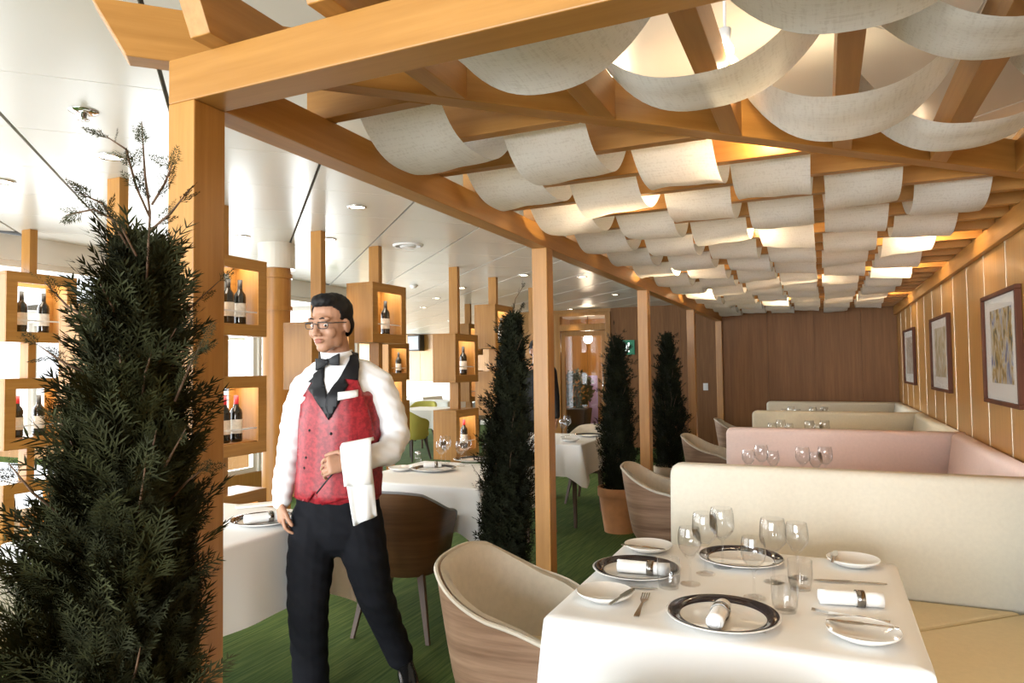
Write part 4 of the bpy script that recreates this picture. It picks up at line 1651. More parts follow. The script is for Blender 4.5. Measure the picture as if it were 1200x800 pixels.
conifer('large dark conifer filling the left foreground', NT, 1.70, 0.30, 0.122, 8600, 0.082, (0.15, 0.30), 'terracotta', 5, wisps=(w1, w2, w3, w4, w5, w6, w7, w8, w9), lean=(0.06, 0.035), prof=prof_near, dense=False, SPR=SPR_NEAR)
p3 = atz(726, 622, 0)
D2 = 3.62
p2 = pd(589, 640, D2)
h2 = [pd(596, 420, D2), pd(600, 375, D2), pd(604, 350, D2), pd(614, 334, D2)]
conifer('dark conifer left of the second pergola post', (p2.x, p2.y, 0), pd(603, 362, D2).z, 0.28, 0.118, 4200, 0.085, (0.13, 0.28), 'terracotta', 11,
        wisps=([tuple(q - Vector((p2.x, p2.y, 0))) for q in h2],), lean=((h2[2] - p2).x * 0.8, (h2[2] - p2).y * 0.8), mat='conifer_dark', prof=lambda h: max(0.07, 1 - (max(0, h - 0.40) / 0.60) ** 1.1 * 0.93))
q3 = [tuple(pd(722, y, 6.05) + _R * dx - Vector((p3.x, p3.y, 0))) for y, dx in ((420, 0), (398, 0.0), (380, -0.02))]
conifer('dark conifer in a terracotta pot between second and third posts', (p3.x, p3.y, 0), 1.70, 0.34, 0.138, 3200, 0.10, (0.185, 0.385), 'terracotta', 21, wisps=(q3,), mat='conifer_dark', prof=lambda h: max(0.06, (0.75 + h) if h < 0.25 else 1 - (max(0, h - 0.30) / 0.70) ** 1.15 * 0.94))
p4 = pd(785, 540, 7.35)
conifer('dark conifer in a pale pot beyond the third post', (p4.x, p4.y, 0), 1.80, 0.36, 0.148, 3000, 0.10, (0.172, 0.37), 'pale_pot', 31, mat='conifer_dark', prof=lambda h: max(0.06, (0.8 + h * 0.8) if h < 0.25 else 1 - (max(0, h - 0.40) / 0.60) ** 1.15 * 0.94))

# topiary and lobby bits behind the glass door
p = aty(676, 455, YD + 1.0)
t = thing('topiary_bush', 'round clipped bush in a dark planter behind the glass door', 'potted bush', (p.x, p.y, 0))
MB().rings([[(u * s, v * s, z) for u, v in ((-1, -1), (1, -1), (1, 1), (-1, 1))] for z, s in ((0, 0.18), (0.62, 0.24))]).build('planter', 'plinth', t, bevel=0.01)
mb = MB()
rq = random.Random(3)
for i in range(700):
    a, b_ = rq.uniform(0, 2 * PI), math.acos(rq.uniform(-1, 1))
    rr_ = 0.34 * rq.uniform(0.75, 1.02)
    c = Vector((rr_ * math.sin(b_) * math.cos(a), rr_ * math.sin(b_) * math.sin(a), 1.0 + rr_ * 1.15 * math.cos(b_)))
    s = 0.045
    e1 = Vector((rq.gauss(0, 1), rq.gauss(0, 1), rq.gauss(0, 1))).normalized()
    e2 = e1.orthogonal().normalized()
    n = len(mb.v)
    mb.v += [tuple(c - e1 * s), tuple(c + e2 * s * 0.5), tuple(c + e1 * s), tuple(c - e2 * s * 0.5)]
    mb.f.append((n, n + 1, n + 2, n + 3))
o = mb.build('foliage', 'leaf_dark', t)
o['kind'] = 'stuff'
MB().tube([(0, 0, 0.6), (0, 0, 1.0)], 0.02, 8).build('trunk', 'bark', t)
p = aty(697, 470, 14.4)
t = thing('lavender_banner', 'lavender coloured roll-up banner in the lobby behind the glass', 'banner', (p.x, 14.3, 0))
MB().box(-0.10, 0.10, -0.004, 0.004, 0.06, 1.25).build('banner_sheet', 'lavender', t)
MB().box(-0.16, 0.16, -0.08, 0.08, 0, 0.06).build('banner_base', 'steel', t, bevel=0.01)
lp = bpy.data.lights.new('lobby_lamp', 'POINT')
lp.energy = 22
lp.color = (1.0, 0.8, 0.55)
lp.shadow_soft_size = 0.1
t = thing('lobby_pendant', 'round glass pendant lamp in the lobby behind the door', 'lamp', (-4.35, 13.4, 2.0))
MB().ell((0, 0, 0), (0.09, 0.09, 0.09)).build('globe', 'lamp_glow', t, True)
MB().tube([(0, 0, 0.08), (0, 0, ZC - 2.0)], 0.006, 6).build('cord', 'black_plastic', t)
lo = bpy.data.objects.new('lobby_lamp', lp)
lo.location = (0, 0, -0.15)
COL.objects.link(lo)
lo.parent = t


# ------------------------------------------------------------------ people
def remesh(mb, name, voxel, smooth_it, mat, parent, fac=0.5):
    me = mb.mesh(name)
    o = bpy.data.objects.new(name, me)
    COL.objects.link(o)
    m = o.modifiers.new('r', 'REMESH')
    m.mode = 'VOXEL'
    m.voxel_size = voxel
    if smooth_it:
        s = o.modifiers.new('s', 'SMOOTH')
        s.iterations = smooth_it
        s.factor = fac
    dg = bpy.context.evaluated_depsgraph_get()
    ev = bpy.data.meshes.new_from_object(o.evaluated_get(dg))
    bpy.data.objects.remove(o)
    ev.name = name
    ev.polygons.foreach_set('use_smooth', [True] * len(ev.polygons))
    return link(name, ev, mat, parent)


def limb(mb, pts, seg=16):
    """closed loft of (centre, half width across, half depth) with rounded ends; axes from body frame"""
    P_ = [Vector(p[0]) for p in pts]
    rr = []
    prev = None
    for i, (c, a, b, *ax) in enumerate(pts):
        t_ = (P_[min(i + 1, len(P_) - 1)] - P_[max(i - 1, 0)]).normalized()
        wv = ax[0] if ax else (prev if prev is not None else RT)
        u = (wv - t_ * wv.dot(t_)).normalized()
        prev = u
        v = t_.cross(u).normalized()
        rr.append([tuple(P_[i] + u * (a * math.cos(2 * PI * j / seg)) + v * (b * math.sin(2 * PI * j / seg))) for j in range(seg)])
    # end caps rounded
    def cap(c, ring, d, s):
        return [[tuple(Vector(c) + (Vector(q) - Vector(c)) * k + d * (s * e)) for q in ring] for k, e in ((0.8, 0.55), (0.45, 0.85), (0.05, 1.0))]
    d0 = (P_[0] - P_[1]).normalized()
    d1 = (P_[-1] - P_[-2]).normalized()
    s0 = min(pts[0][1], pts[0][2])
    s1 = min(pts[-1][1], pts[-1][2])
    rr = list(reversed(cap(P_[0], rr[0], d0, s0))) + rr + cap(P_[-1], rr[-1], d1, s1)
    mb.rings(rr)


RT = Vector(_r0)                       # camera right, level
TW = Vector((-_F.x, -_F.y, 0)).normalized()   # toward the camera, level
UP = Vector((0, 0, 1))


def hand(mb, wrist, fwd, palm, thumb, curl, s=1.0, spread=0.1):
    """palm: direction the palm faces; thumb: side of the thumb"""
    fwd, palm, thumb = fwd.normalized(), palm.normalized(), thumb.normalized()
    limb(mb, [(wrist - fwd * 0.02, 0.026 * s, 0.020 * s, thumb), (wrist + fwd * 0.02 * s, 0.030 * s, 0.018 * s, thumb), (wrist + fwd * 0.06 * s, 0.040 * s, 0.016 * s, thumb), (wrist + fwd * 0.085 * s, 0.040 * s, 0.014 * s, thumb)], 14)
    for k, (off, ln) in enumerate(((0.033, 0.070), (0.011, 0.080), (-0.011, 0.074), (-0.032, 0.058))):
        p = wrist + fwd * 0.085 * s + thumb * off * s
        a = 0
        pts = [(p - fwd * 0.015, 0.0088 * s, 0.0088 * s)]
        for j, fr_ in enumerate((0.45, 0.32, 0.23)):
            a += curl * (0.8, 1.0, 0.7)[j] + (0.06 * k)
            d = fwd * math.cos(a) + palm * math.sin(a) + thumb * (off * spread * 6)
            p = p + d.normalized() * (ln * fr_ * s)
            pts.append((p, (0.0082 - 0.0006 * j) * s, (0.0082 - 0.0006 * j) * s))
        limb(mb, pts, 8)
    p = wrist + fwd * 0.025 * s + thumb * 0.026 * s
    pts = [(p, 0.014 * s, 0.012 * s)]
    d = (fwd * 0.75 + thumb * 0.65 + palm * 0.3).normalized()
    p = p + d * 0.04 * s
    pts.append((p, 0.0115 * s, 0.011 * s))
    d = (fwd * 0.9 + thumb * (0.25 - curl * 0.25) + palm * (0.2 + 0.35 * curl)).normalized()
    p = p + d * 0.032 * s
    pts.append((p, 0.0105 * s, 0.010 * s))
    p = p + (d + palm * 0.2).normalized() * 0.024 * s
    pts.append((p, 0.009 * s, 0.0085 * s))
    limb(mb, pts, 8)


def head_frame(center, yaw, pitch, roll=0):
    """local x = the head's left-right (image right positive when facing us), y = face direction, z = up"""
    f = TW * math.cos(yaw) + RT * math.sin(yaw)
    f = (f * math.cos(pitch) + UP * math.sin(pitch)).normalized()
    r_ = f.cross(UP).normalized() * -1.0
    r_ = (UP.cross(f)).normalized()
    u = f.cross(r_).normalized()
    M = Matrix(((r_.x, f.x, u.x, center.x), (r_.y, f.y, u.y, center.y), (r_.z, f.z, u.z, center.z), (0, 0, 0, 1)))
    if M.to_3x3().determinant() < 0:
        M = Matrix(((-r_.x, f.x, u.x, center.x), (-r_.y, f.y, u.y, center.y), (-r_.z, f.z, u.z, center.z), (0, 0, 0, 1)))
    return M


def add_head(mb, M):
    E_ = lambda c, r: mb.ell(c, r, 20, 14, M)
    E_((0, -0.020, 0.045), (0.075, 0.093, 0.080))
    E_((0, 0.012, -0.010), (0.068, 0.082, 0.088))
    E_((0, 0.028, -0.058), (0.054, 0.058, 0.052))
    E_((0, 0.058, -0.094), (0.030, 0.026, 0.022))
    for s in (-1, 1):
        E_((s * 0.036, 0.056, -0.030), (0.028, 0.026, 0.028))
        E_((s * 0.042, 0.014, -0.064), (0.018, 0.036, 0.034))
        E_((s * 0.030, 0.078, 0.026), (0.027, 0.013, 0.010))
        E_((s * 0.013, 0.096, -0.038), (0.009, 0.011, 0.008))
        E_((s * 0.077, -0.012, -0.010), (0.009, 0.020, 0.030))
    limb(mb, [tuple_(M, (0, 0.082, 0.014), 0.009, 0.009), tuple_(M, (0, 0.098, -0.012), 0.010, 0.010), tuple_(M, (0, 0.108, -0.034), 0.013, 0.012)], 10)
    E_((0, 0.084, -0.064), (0.024, 0.012, 0.009))


def tuple_(M, p, a, b):
    return (M @ Vector(p), a, b)


def hair_cap(M, name, parent):
    mb = MB()
    E_ = lambda c, r: mb.ell(c, r, 24, 18, M)
    E_((0, -0.024, 0.056), (0.082, 0.098, 0.080))
    E_((0, 0.030, 0.098), (0.060, 0.052, 0.036))
    E_((0.0, -0.055, 0.0), (0.074, 0.062, 0.075))
    o = remesh(mb, name, 0.005, 4, 'hair', parent)
    Mi = M.inverted()
    bm = bmesh.new()
    bm.from_mesh(o.data)
    kill = []
    for v in bm.verts:
        p = Mi @ v.co
        line = 0.076 if p.y > 0.05 else (0.076 - (0.05 - p.y) / 0.05 * 0.05 if p.y > 0.0 else (0.026 - (0.0 - p.y) * 1.0))
        if p.y > -0.005 and p.y < 0.022 and abs(p.x) > 0.055:
            line = -0.004
        if p.z < line:
            kill.append(v)
    bmesh.ops.delete(bm, geom=kill, context='VERTS')
    for v in bm.verts:
        n = v.normal
        q = Mi @ v.co
        v.co += n * (0.0014 * math.sin(q.x * 210 + q.y * 60) * math.sin(q.y * 120 + q.z * 150))
    bm.to_mesh(o.data)
    bm.free()
    so = o.modifiers.new('s', 'SOLIDIFY')
    so.thickness = 0.008
    return o


def glasses(M, parent):
    mb = MB()
    for s in (-1, 1):
        pts = []
        for i in range(21):
            a = 2 * PI * i / 20
            x = 0.0225 * math.copysign(abs(math.cos(a)) ** 0.6, math.cos(a))
            z = 0.0135 * math.copysign(abs(math.sin(a)) ** 0.6, math.sin(a))
            pts.append(M @ Vector((s * 0.033 + x, 0.104 - abs(s * 0.033 + x) * 0.18, 0.000 + z)))
        mb.tube(pts, 0.0016, 6)
        top = [M @ Vector((s * 0.033 + x, 0.105 - abs(s * 0.033 + x) * 0.18, 0.0125)) for x in (-0.021, -0.01, 0.0, 0.01, 0.021)]
        mb.tube(top, 0.0026, 6)
        mb.tube([M @ Vector((s * 0.056, 0.093, 0.009)), M @ Vector((s * 0.077, 0.05, 0.008)), M @ Vector((s * 0.081, -0.01, 0.006)), M @ Vector((s * 0.079, -0.03, -0.008))], 0.0024, 6)
    mb.tube([M @ Vector((-0.011, 0.103, 0.004)), M @ Vector((0, 0.106, 0.007)), M @ Vector((0.011, 0.103, 0.004))], 0.002, 6)
    return mb.build('eyeglasses', 'black_plastic', parent, True)


def face_bits(M, parent):
    eb = MB()
    for s in (-1, 1):
        eb.ell((s * 0.031, 0.076, 0.000), (0.013, 0.009, 0.0065), 12, 8, M)
    e = eb.build('eye', 'eye_white', parent, True)
    ib = MB()
    for s in (-1, 1):
        ib.ell((s * 0.031 - 0.005, 0.0835, -0.002), (0.0052, 0.003, 0.0052), 10, 8, M)
    ib.build('iris', 'hair', e, True)
    bb = MB()
    for s in (-1, 1):
        bb.tube([M @ Vector((s * x, y, z)) for x, y, z in ((0.014, 0.093, 0.0265), (0.030, 0.0925, 0.030), (0.046, 0.081, 0.024))], [0.002, 0.0036, 0.0015], 6)
    bb.build('eyebrow', 'hair', parent, True)
    lb = MB()
    lb.ell((0, 0.0925, -0.0605), (0.021, 0.006, 0.0042), 14, 8, M)
    lb.ell((0, 0.0915, -0.069), (0.018, 0.006, 0.0050), 14, 8, M)
    lb.build('lips', 'lip', parent, True)


def patch(poly, bvh, off, thick, mat, name, parent, step=4.0):
    """cloth piece whose outline is given in picture points, laid on the body surface found behind it"""
    pts = []
    n = len(poly)
    for i in range(n):
        a, b_ = Vector(poly[i]), Vector(poly[(i + 1) % n])
        k = max(1, int((b_ - a).length / step))
        for j in range(k):
            pts.append(a.lerp(b_, j / k))
    nb = len(pts)
    ed = [(i, (i + 1) % nb) for i in range(nb)]
    xs_ = [p.x for p in pts]
    ys_ = [p.y for p in pts]
    gy = min(ys_)
    while gy < max(ys_):
        gx = min(xs_)
        while gx < max(xs_):
            pts.append(Vector((gx + 0.3, gy + 0.3)))
            gx += step
        gy += step
    vv, _, ff, *_r = delaunay_2d_cdt([Vector((p.x, p.y)) for p in pts], ed, [], 1, 1e-4)
    mb = MB()
    last = None
    co = []
    for p in vv:
        d = ray(p.x, p.y)
        hit, nrm, idx, dist = bvh.ray_cast(CAM, d.normalized())
        co.append((p, hit, nrm))
    good = [c[1] for c in co if c[1] is not None]
    for p, hit, nrm in co:
        d = ray(p.x, p.y)
        if hit is None:
            # beyond the silhouette: continue at the depth of the nearest hit
            best = min(good, key=lambda g: ((g - CAM).normalized() - d.normalized()).length)
            dep = (best - CAM).dot(_F)
            q = CAM + d * dep
            mb.v.append(tuple(q))
        else:
            mb.v.append(tuple(hit - d.normalized() * off * 0.6 + nrm * off * 0.4))
    for f in ff:
        if len(f) == 3:
            c = sum((Vector((vv[i].x, vv[i].y)) for i in f), Vector((0, 0))) / 3
            inside = False
            j = n - 1
            for i in range(n):
                xi, yi = poly[i]
                xj, yj = poly[j]
                if (yi > c.y) != (yj > c.y) and c.x < (xj - xi) * (c.y - yi) / (yj - yi) + xi:
                    inside = not inside
                j = i
            if inside:
                mb.f.append(tuple(f))
    o = mb.build(name, mat, parent, True, fix=True)
    so = o.modifiers.new('s', 'SOLIDIFY')
    so.thickness = thick
    so.offset = 0
    return o


def bvh_of(*objs):
    vs_, fs_ = [], []
    for o in objs:
        n = len(vs_)
        vs_ += [v.co.copy() for v in o.data.vertices]
        fs_ += [tuple(n + i for i in p.vertices) for p in o.data.polygons]
    return BVHTree.FromPolygons(vs_, fs_)


D0 = 3.0
SC = D0 / FPX          # metres per picture pixel at the man's distance


def W(px, py, near=0.0):
    return pd(px, py, D0 - near)


man = thing('person', 'walking man in red waistcoat, black bow tie and glasses, towel over his arm', 'person', (0, 0, 0))
# body: one continuous skin mesh under the clothes
bd = MB()
MH = head_frame(W(387, 380, 0.05), math.radians(-21), math.radians(-6))
add_head(bd, MH)
limb(bd, [(W(393, 398, 0.0), 0.052, 0.055), (W(396, 418, -0.02), 0.055, 0.056), (W(399, 438, -0.03), 0.07, 0.065)])
limb(bd, [(W(400, 440, -0.02), 0.13, 0.07), (W(401, 470), 0.15, 0.10), (W(399, 540), 0.14, 0.10), (W(396, 600), 0.15, 0.11)])
AR = [(W(361, 446, -0.01), 0.045, 0.05), (W(347, 478, -0.02), 0.048, 0.048), (W(339, 528, -0.03), 0.040, 0.042), (W(333, 560, 0.02), 0.036, 0.036), (W(329, 588, 0.05), 0.027, 0.024)]
limb(bd, AR)
AL = [(W(440, 444, -0.02), 0.045, 0.05), (W(455, 478, -0.03), 0.050, 0.050), (W(464, 518, -0.01), 0.045, 0.045), (W(440, 532, 0.12), 0.038, 0.038), (W(408, 541, 0.20), 0.027, 0.026)]
limb(bd, AL)
hand(bd, W(329, 586, 0.05), W(330, 640, 0.10) - W(329, 586, 0.05), RT * 0.8 - TW * 0.4, TW * 0.9 + RT * 0.5, 0.45, 0.98)
hand(bd, W(412, 541, 0.19), W(376, 546, 0.24) - W(412, 541, 0.19), TW * -0.8 - UP * 0.5 + RT * 0.1, UP * 0.8 - TW * 0.45, 0.55, 1.0)
HLg = [(W(371, 606), 0.075, 0.085), (W(363, 660, 0.03), 0.070, 0.075), (W(360, 712, 0.05), 0.055, 0.058), (W(362, 770, 0.0), 0.050, 0.055), (W(364, 832, -0.01), 0.036, 0.04)]
limb(bd, HLg)
HRg = [(W(417, 606), 0.075, 0.085), (W(427, 650, 0.0), 0.070, 0.075), (W(440, 700, -0.04), 0.055, 0.058), (W(458, 745, -0.15), 0.048, 0.052), (W(472, 778, -0.22), 0.034, 0.038)]
limb(bd, HRg)
body = remesh(bd, 'body', 0.0040, 3, 'skin', man)
hair_cap(MH, 'hair', man)
glasses(MH, man)
face_bits(MH, man)

# shirt: sleeves, shoulders, collar
sb = MB()
limb(sb, [(W(392, 430, -0.02), 0.050, 0.055), (W(374, 438, -0.02), 0.055, 0.062), (W(358, 452, -0.01), 0.060, 0.066), (W(348, 482, -0.02), 0.062, 0.064), (W(341, 520, -0.03), 0.055, 0.058), (W(335, 555, 0.01), 0.050, 0.052), (W(331, 578, 0.04), 0.045, 0.044), (W(330, 587, 0.05), 0.040, 0.038)])
limb(sb, [(W(404, 430, -0.03), 0.050, 0.055), (W(424, 435, -0.03), 0.058, 0.065), (W(443, 450, -0.03), 0.070, 0.072), (W(455, 482, -0.03), 0.073, 0.072), (W(463, 512, -0.02), 0.068, 0.066), (W(455, 530, 0.07), 0.062, 0.058), (W(432, 536, 0.15), 0.050, 0.048), (W(418, 540, 0.185), 0.038, 0.036)])
limb(sb, [(W(400, 440, -0.01), 0.135, 0.085), (W(401, 470), 0.160, 0.108), (W(399, 520), 0.158, 0.112), (W(396, 580), 0.165, 0.118), (W(395, 596), 0.165, 0.118)])
shirt = remesh(sb, 'shirt', 0.007, 4, 'shirt', man)
# creases
bm = bmesh.new()
bm.from_mesh(shirt.data)
for v in bm.verts:
    v.co += v.normal * (0.0035 * math.sin(v.co.z * 95 + v.co.x * 40) * math.sin(v.co.z * 31 + v.co.y * 60 + 1.0))
bm.to_mesh(shirt.data)
bm.free()
cb = MB()
rr = []
for z_, k in ((0.0, 1.0), (0.35, 1.02), (0.7, 1.0), (1.0, 0.97)):
    c = W(398, 428, -0.03).lerp(W(394, 410, -0.01), z_)
    rr.append([tuple(c + RT * (0.066 * k * math.cos(2 * PI * j / 28)) + TW * (0.064 * k * math.sin(2 * PI * j / 28)) + UP * (-0.014 * max(0, math.sin(2 * PI * j / 28)) * z_ )) for j in range(28)])
cl = cb.rings(rr, caps=False).build('collar', 'shirt', man, True)
so = cl.modifiers.new('s', 'SOLIDIFY')
so.thickness = 0.004

# waistcoat: torso shell
vb = MB()
limb(vb, [(W(400, 446, 0.0), 0.100, 0.080), (W(401, 462), 0.150, 0.118), (W(401, 490), 0.176, 0.126), (W(399, 530), 0.180, 0.128), (W(397, 560), 0.182, 0.130), (W(396, 578), 0.186, 0.132)])
vest = remesh(vb, 'waistcoat', 0.008, 4, 'waistcoat_red', man)
bm = bmesh.new()
bm.from_mesh(vest.data)
# open underside, keep the shell above the hem
zh = W(396, 588).z
bmesh.ops.delete(bm, geom=[v for v in bm.verts if v.co.z < zh], context='VERTS')
bm.to_mesh(vest.data)
bm.free()

# trousers
tb = MB()
limb(tb, [(W(396, 578), 0.178, 0.125), (W(396, 600), 0.182, 0.128), (W(396, 618), 0.175, 0.125)])
limb(tb, [(W(370, 604), 0.105, 0.115), (W(364, 655, 0.03), 0.100, 0.105), (W(361, 710, 0.05), 0.086, 0.090), (W(363, 765, 0.0), 0.078, 0.084), (W(366, 818, -0.01), 0.075, 0.082)])
limb(tb, [(W(420, 604), 0.105, 0.115), (W(428, 650, 0.0), 0.098, 0.104), (W(439, 695, -0.04), 0.080, 0.086), (W(455, 735, -0.14), 0.068, 0.074), (W(469, 768, -0.20), 0.062, 0.070)])
trs = remesh(tb, 'trousers', 0.0075, 4, 'trousers', man)
bm = bmesh.new()
bm.from_mesh(trs.data)
for v in bm.verts:
    v.co += v.normal * (0.003 * math.sin(v.co.z * 70 + v.co.x * 50) * math.sin(v.co.z * 23 + v.co.y * 40))
bm.to_mesh(trs.data)
bm.free()
wb = MB()
# shoes
for (ax_, ay_, nr, tx_, ty_, nr2) in ((474, 772, -0.22, 478, 794, -0.12), (365, 822, -0.01, 362, 842, 0.13)):
    a_ = W(ax_, ay_, nr)
    t_ = W(tx_, ty_, nr2)
    dirn = (t_ - a_)
    dirn.z = 0
    dirn.normalize()
    base_ = Vector((a_.x, a_.y, 0))
    sd_ = dirn.cross(UP).normalized()
    sh = MB()
    limb(sh, [(base_ - dirn * 0.045 + UP * 0.045, 0.036, 0.040, sd_), (base_ + dirn * 0.03 + UP * 0.055, 0.040, 0.050, sd_), (base_ + dirn * 0.10 + UP * 0.040, 0.046, 0.036, sd_), (base_ + dirn * 0.17 + UP * 0.028, 0.044, 0.026, sd_), (base_ + dirn * 0.21 + UP * 0.024, 0.032, 0.020, sd_)])
    limb(sh, [(base_ + UP * 0.05, 0.042, 0.048, sd_), (base_ - dirn * 0.005 + UP * 0.11, 0.040, 0.045, sd_)])
    so_ = remesh(sh, 'shoe', 0.006, 3, 'shoe', man)
    bm = bmesh.new()
    bm.from_mesh(so_.data)
    for v in bm.verts:
        v.co.z = max(v.co.z, 0.002)
    bm.to_mesh(so_.data)
    bm.free()

tor = MB()
limb(tor, [(W(392, 430, -0.02), 0.050, 0.055), (W(374, 438, -0.02), 0.055, 0.062), (W(358, 452, -0.01), 0.060, 0.066)])
limb(tor, [(W(404, 430, -0.03), 0.050, 0.055), (W(424, 435, -0.03), 0.058, 0.065), (W(443, 450, -0.03), 0.070, 0.072)])
limb(tor, [(W(400, 440, -0.01), 0.135, 0.085), (W(401, 470), 0.160, 0.108), (W(399, 520), 0.158, 0.112), (W(396, 580), 0.165, 0.118), (W(395, 596), 0.165, 0.118)])
_tv = [v.co.copy() for v in vest.data.vertices]
_tf = [tuple(p_.vertices) for p_ in vest.data.polygons]
_n1 = len(_tv)
_tv += [Vector(v) for v in tor.v]
_tf += [tuple(_n1 + i_ for i_ in f_) for f_ in tor.f]
_n2 = len(_tv)
_tv += [v.co.copy() for v in trs.data.vertices]
_tf += [tuple(_n2 + i_ for i_ in p_.vertices) for p_ in trs.data.polygons]
BV2 = BVHTree.FromPolygons(_tv, _tf)
BV = BV2
patch([(366, 446), (353, 466), (350, 500), (348, 545), (345, 582), (362, 588), (369, 577), (378, 591), (404, 584), (446, 580), (448, 556), (441, 520), (431, 480), (419, 444), (404, 442), (386, 490)], BV2, 0.014, 0.005, 'waistcoat_red', 'waistcoat_front', man)
# white shirt front in the V, then black lapels, red hem points
patch([(380, 424), (411, 418), (416, 446), (386, 470), (378, 446)], BV, 0.013, 0.003, 'shirt', 'shirt_front', man)
patch([(378, 424), (373, 436), (361, 447), (368, 449), (363, 456), (386, 492), (392, 478), (384, 464), (380, 446), (382, 428)], BV, 0.021, 0.004, 'satin_black', 'lapel', man)
patch([(411, 411), (420, 414), (420, 436), (419, 446), (404, 444), (408, 452), (388, 490), (382, 476), (384, 464), (400, 440), (409, 424)], BV, 0.022, 0.004, 'satin_black', 'lapel', man)
patch([(371, 577), (392, 551), (404, 520), (405.2, 520.5), (393.4, 552), (372, 578.5)], BV2, 0.017, 0.002, 'satin_black', 'front_fold_shadow', man)  # thin black strip painting in the shadow line of the waistcoat's front fold
patch([(396, 461), (419, 458), (419, 465), (396, 469)], BV, 0.026, 0.003, 'white_plastic', 'name_badge', man)
for bx_, by_ in ((363, 504), (388, 508), (359, 536), (357, 548)):
    h_, n_, _i, _d = BV.ray_cast(CAM, ray(bx_, by_).normalized())
    if h_ is not None:
        m = MB().ell((0, 0, 0), (0.0065, 0.0065, 0.0065), 10, 8)
        o = m.build('button', 'satin_black', man, True)
        o.location = h_ - ray(bx_, by_).normalized() * 0.016
# bow tie
bt = MB()
cb_ = W(384, 424, 0.092)
for s in (-1, 1):
    e = cb_ + RT * (0.050 * s) + UP * (0.010 * s)
    bt.rings([[tuple(q + UP * (u * h_) + TW * (v * 0.010)) for u, v in ((-1, -1), (1, -1), (1, 1), (-1, 1))] for q, h_ in ((cb_, 0.010), (cb_.lerp(e, 0.5), 0.020), (e, 0.026))])
bt.ell(tuple(cb_ + TW * 0.004), (0.011, 0.011, 0.014), 10, 8)
bt.build('bow_tie', 'satin_black', man, True, bevel=0.004, fix=True)

# towel over the forearm
tw = MB()
top = [(399, 524), (410, 522), (421, 520), (432, 518)]
NW = 9
rows = []
# front panel hangs from the forearm, lower layer hangs further
def towel_sheet(top_l, top_r, bot_l, bot_r, near_top, near_bot, rows_n=12, wav=0.004, ph=0.0):
    g = []
    for i in range(rows_n):
        f = i / (rows_n - 1)
        row = []
        for j in range(NW):
            k = j / (NW - 1)
            x = (top_l[0] * (1 - k) + top_r[0] * k) * (1 - f) + (bot_l[0] * (1 - k) + bot_r[0] * k) * f
            y = (top_l[1] * (1 - k) + top_r[1] * k) * (1 - f) + (bot_l[1] * (1 - k) + bot_r[1] * k) * f
            q = W(x, y, near_top * (1 - f) + near_bot * f - 0.05 * (1 - k) * 0 + wav * math.sin(k * 9 + ph + f * 2) * f * 3)
            row.append(tuple(q))
        g.append(row)
    return g


towel = thing('hand_towel', 'folded white towel draped over the forearm of the man', 'towel', (0, 0, 0))
shA = towel_sheet((399, 525), (435, 518), (403, 570), (436, 567), 0.215, 0.235)
# wrap over the arm to the back
back = [[tuple(Vector(q) - TW * (0.055 * math.sin(a)) + UP * (0.012 * math.sin(2 * a) + 0.0)) for q in shA[0]] for a in (1.5, 1.0, 0.5)]
m = MB().rings(back + shA, caps=False, closed=False)
o = m.build('upper_fold', 'linen', towel, True)
so = o.modifiers.new('s', 'SOLIDIFY')
so.thickness = 0.007
shB = towel_sheet((402, 545), (435, 540), (414, 616), (442, 604), 0.215, 0.20, 14, 0.006, 1.0)
o = MB().rings(shB, caps=False, closed=False).build('lower_fold', 'linen', towel, True)
so = o.modifiers.new('s', 'SOLIDIFY')
so.thickness = 0.006

# second person, mostly hidden behind the second post: dark suit
pp = pd(630, 430, 7.75)
D1 = 7.4
per2 = thing('person', 'person in a black suit almost hidden behind the second post', 'person', (pp.x, pp.y, 0), 0)


def G(dx, dz, near=0.0):
    return RT * dx + TW * near + UP * dz


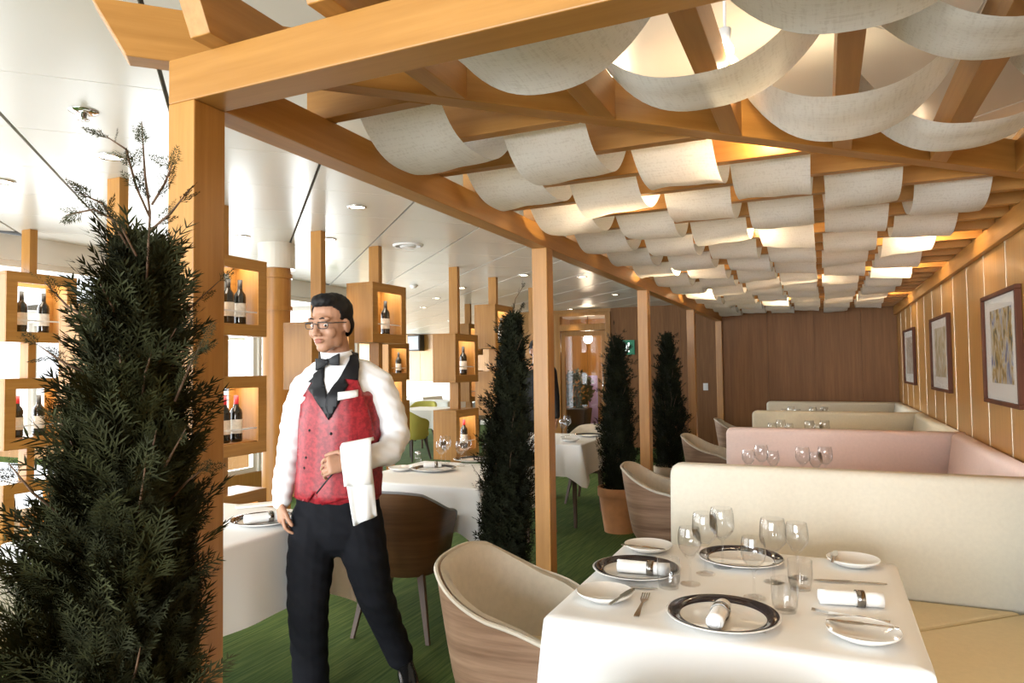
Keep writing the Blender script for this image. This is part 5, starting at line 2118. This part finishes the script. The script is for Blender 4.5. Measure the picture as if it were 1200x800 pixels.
b2 = MB()
M2 = head_frame(G(0, 1.62), math.radians(20), 0)
add_head(b2, M2)
limb(b2, [(G(0, 1.56), 0.05, 0.055), (G(0, 1.44), 0.06, 0.06)])
limb(b2, [(G(0, 1.40), 0.15, 0.08), (G(0, 1.2), 0.15, 0.10), (G(0, 0.95), 0.15, 0.11)])
for s in (-1, 1):
    limb(b2, [(G(0.16 * s, 1.39), 0.045, 0.05), (G(0.19 * s, 1.1), 0.04, 0.042), (G(0.20 * s, 0.86, 0.04), 0.026, 0.026)])
    hand(b2, G(0.20 * s, 0.87, 0.04), G(0, -1, 0.1), RT * (-s), TW, 0.4)
    limb(b2, [(G(0.09 * s, 0.92), 0.08, 0.09), (G(0.10 * s, 0.5), 0.055, 0.06), (G(0.10 * s, 0.08), 0.035, 0.04)])
remesh(b2, 'body', 0.006, 3, 'skin', per2)
hair_cap(M2, 'hair', per2)
face_bits(M2, per2)
j2 = MB()
limb(j2, [(G(0, 1.43), 0.10, 0.07), (G(0, 1.37), 0.18, 0.10), (G(0, 1.15), 0.175, 0.12), (G(0, 0.85), 0.185, 0.13)])
for s in (-1, 1):
    limb(j2, [(G(0.15 * s, 1.39), 0.065, 0.07), (G(0.19 * s, 1.1), 0.055, 0.060), (G(0.20 * s, 0.89, 0.04), 0.042, 0.044)])
remesh(j2, 'jacket', 0.009, 4, 'satin_black', per2)
t2 = MB()
limb(t2, [(G(0, 0.98), 0.16, 0.12), (G(0, 0.85), 0.17, 0.125)])
for s in (-1, 1):
    limb(t2, [(G(0.085 * s, 0.86), 0.095, 0.11), (G(0.10 * s, 0.5), 0.075, 0.08), (G(0.10 * s, 0.09), 0.07, 0.075)])
remesh(t2, 'trousers', 0.009, 4, 'trousers', per2)
for s in (-1, 1):
    s2 = MB()
    limb(s2, [(G(0.10 * s, 0.045, -0.04), 0.035, 0.04), (G(0.10 * s, 0.045, 0.06), 0.04, 0.036), (G(0.10 * s, 0.03, 0.16), 0.036, 0.024)])
    remesh(s2, 'shoe', 0.008, 2, 'shoe', per2)
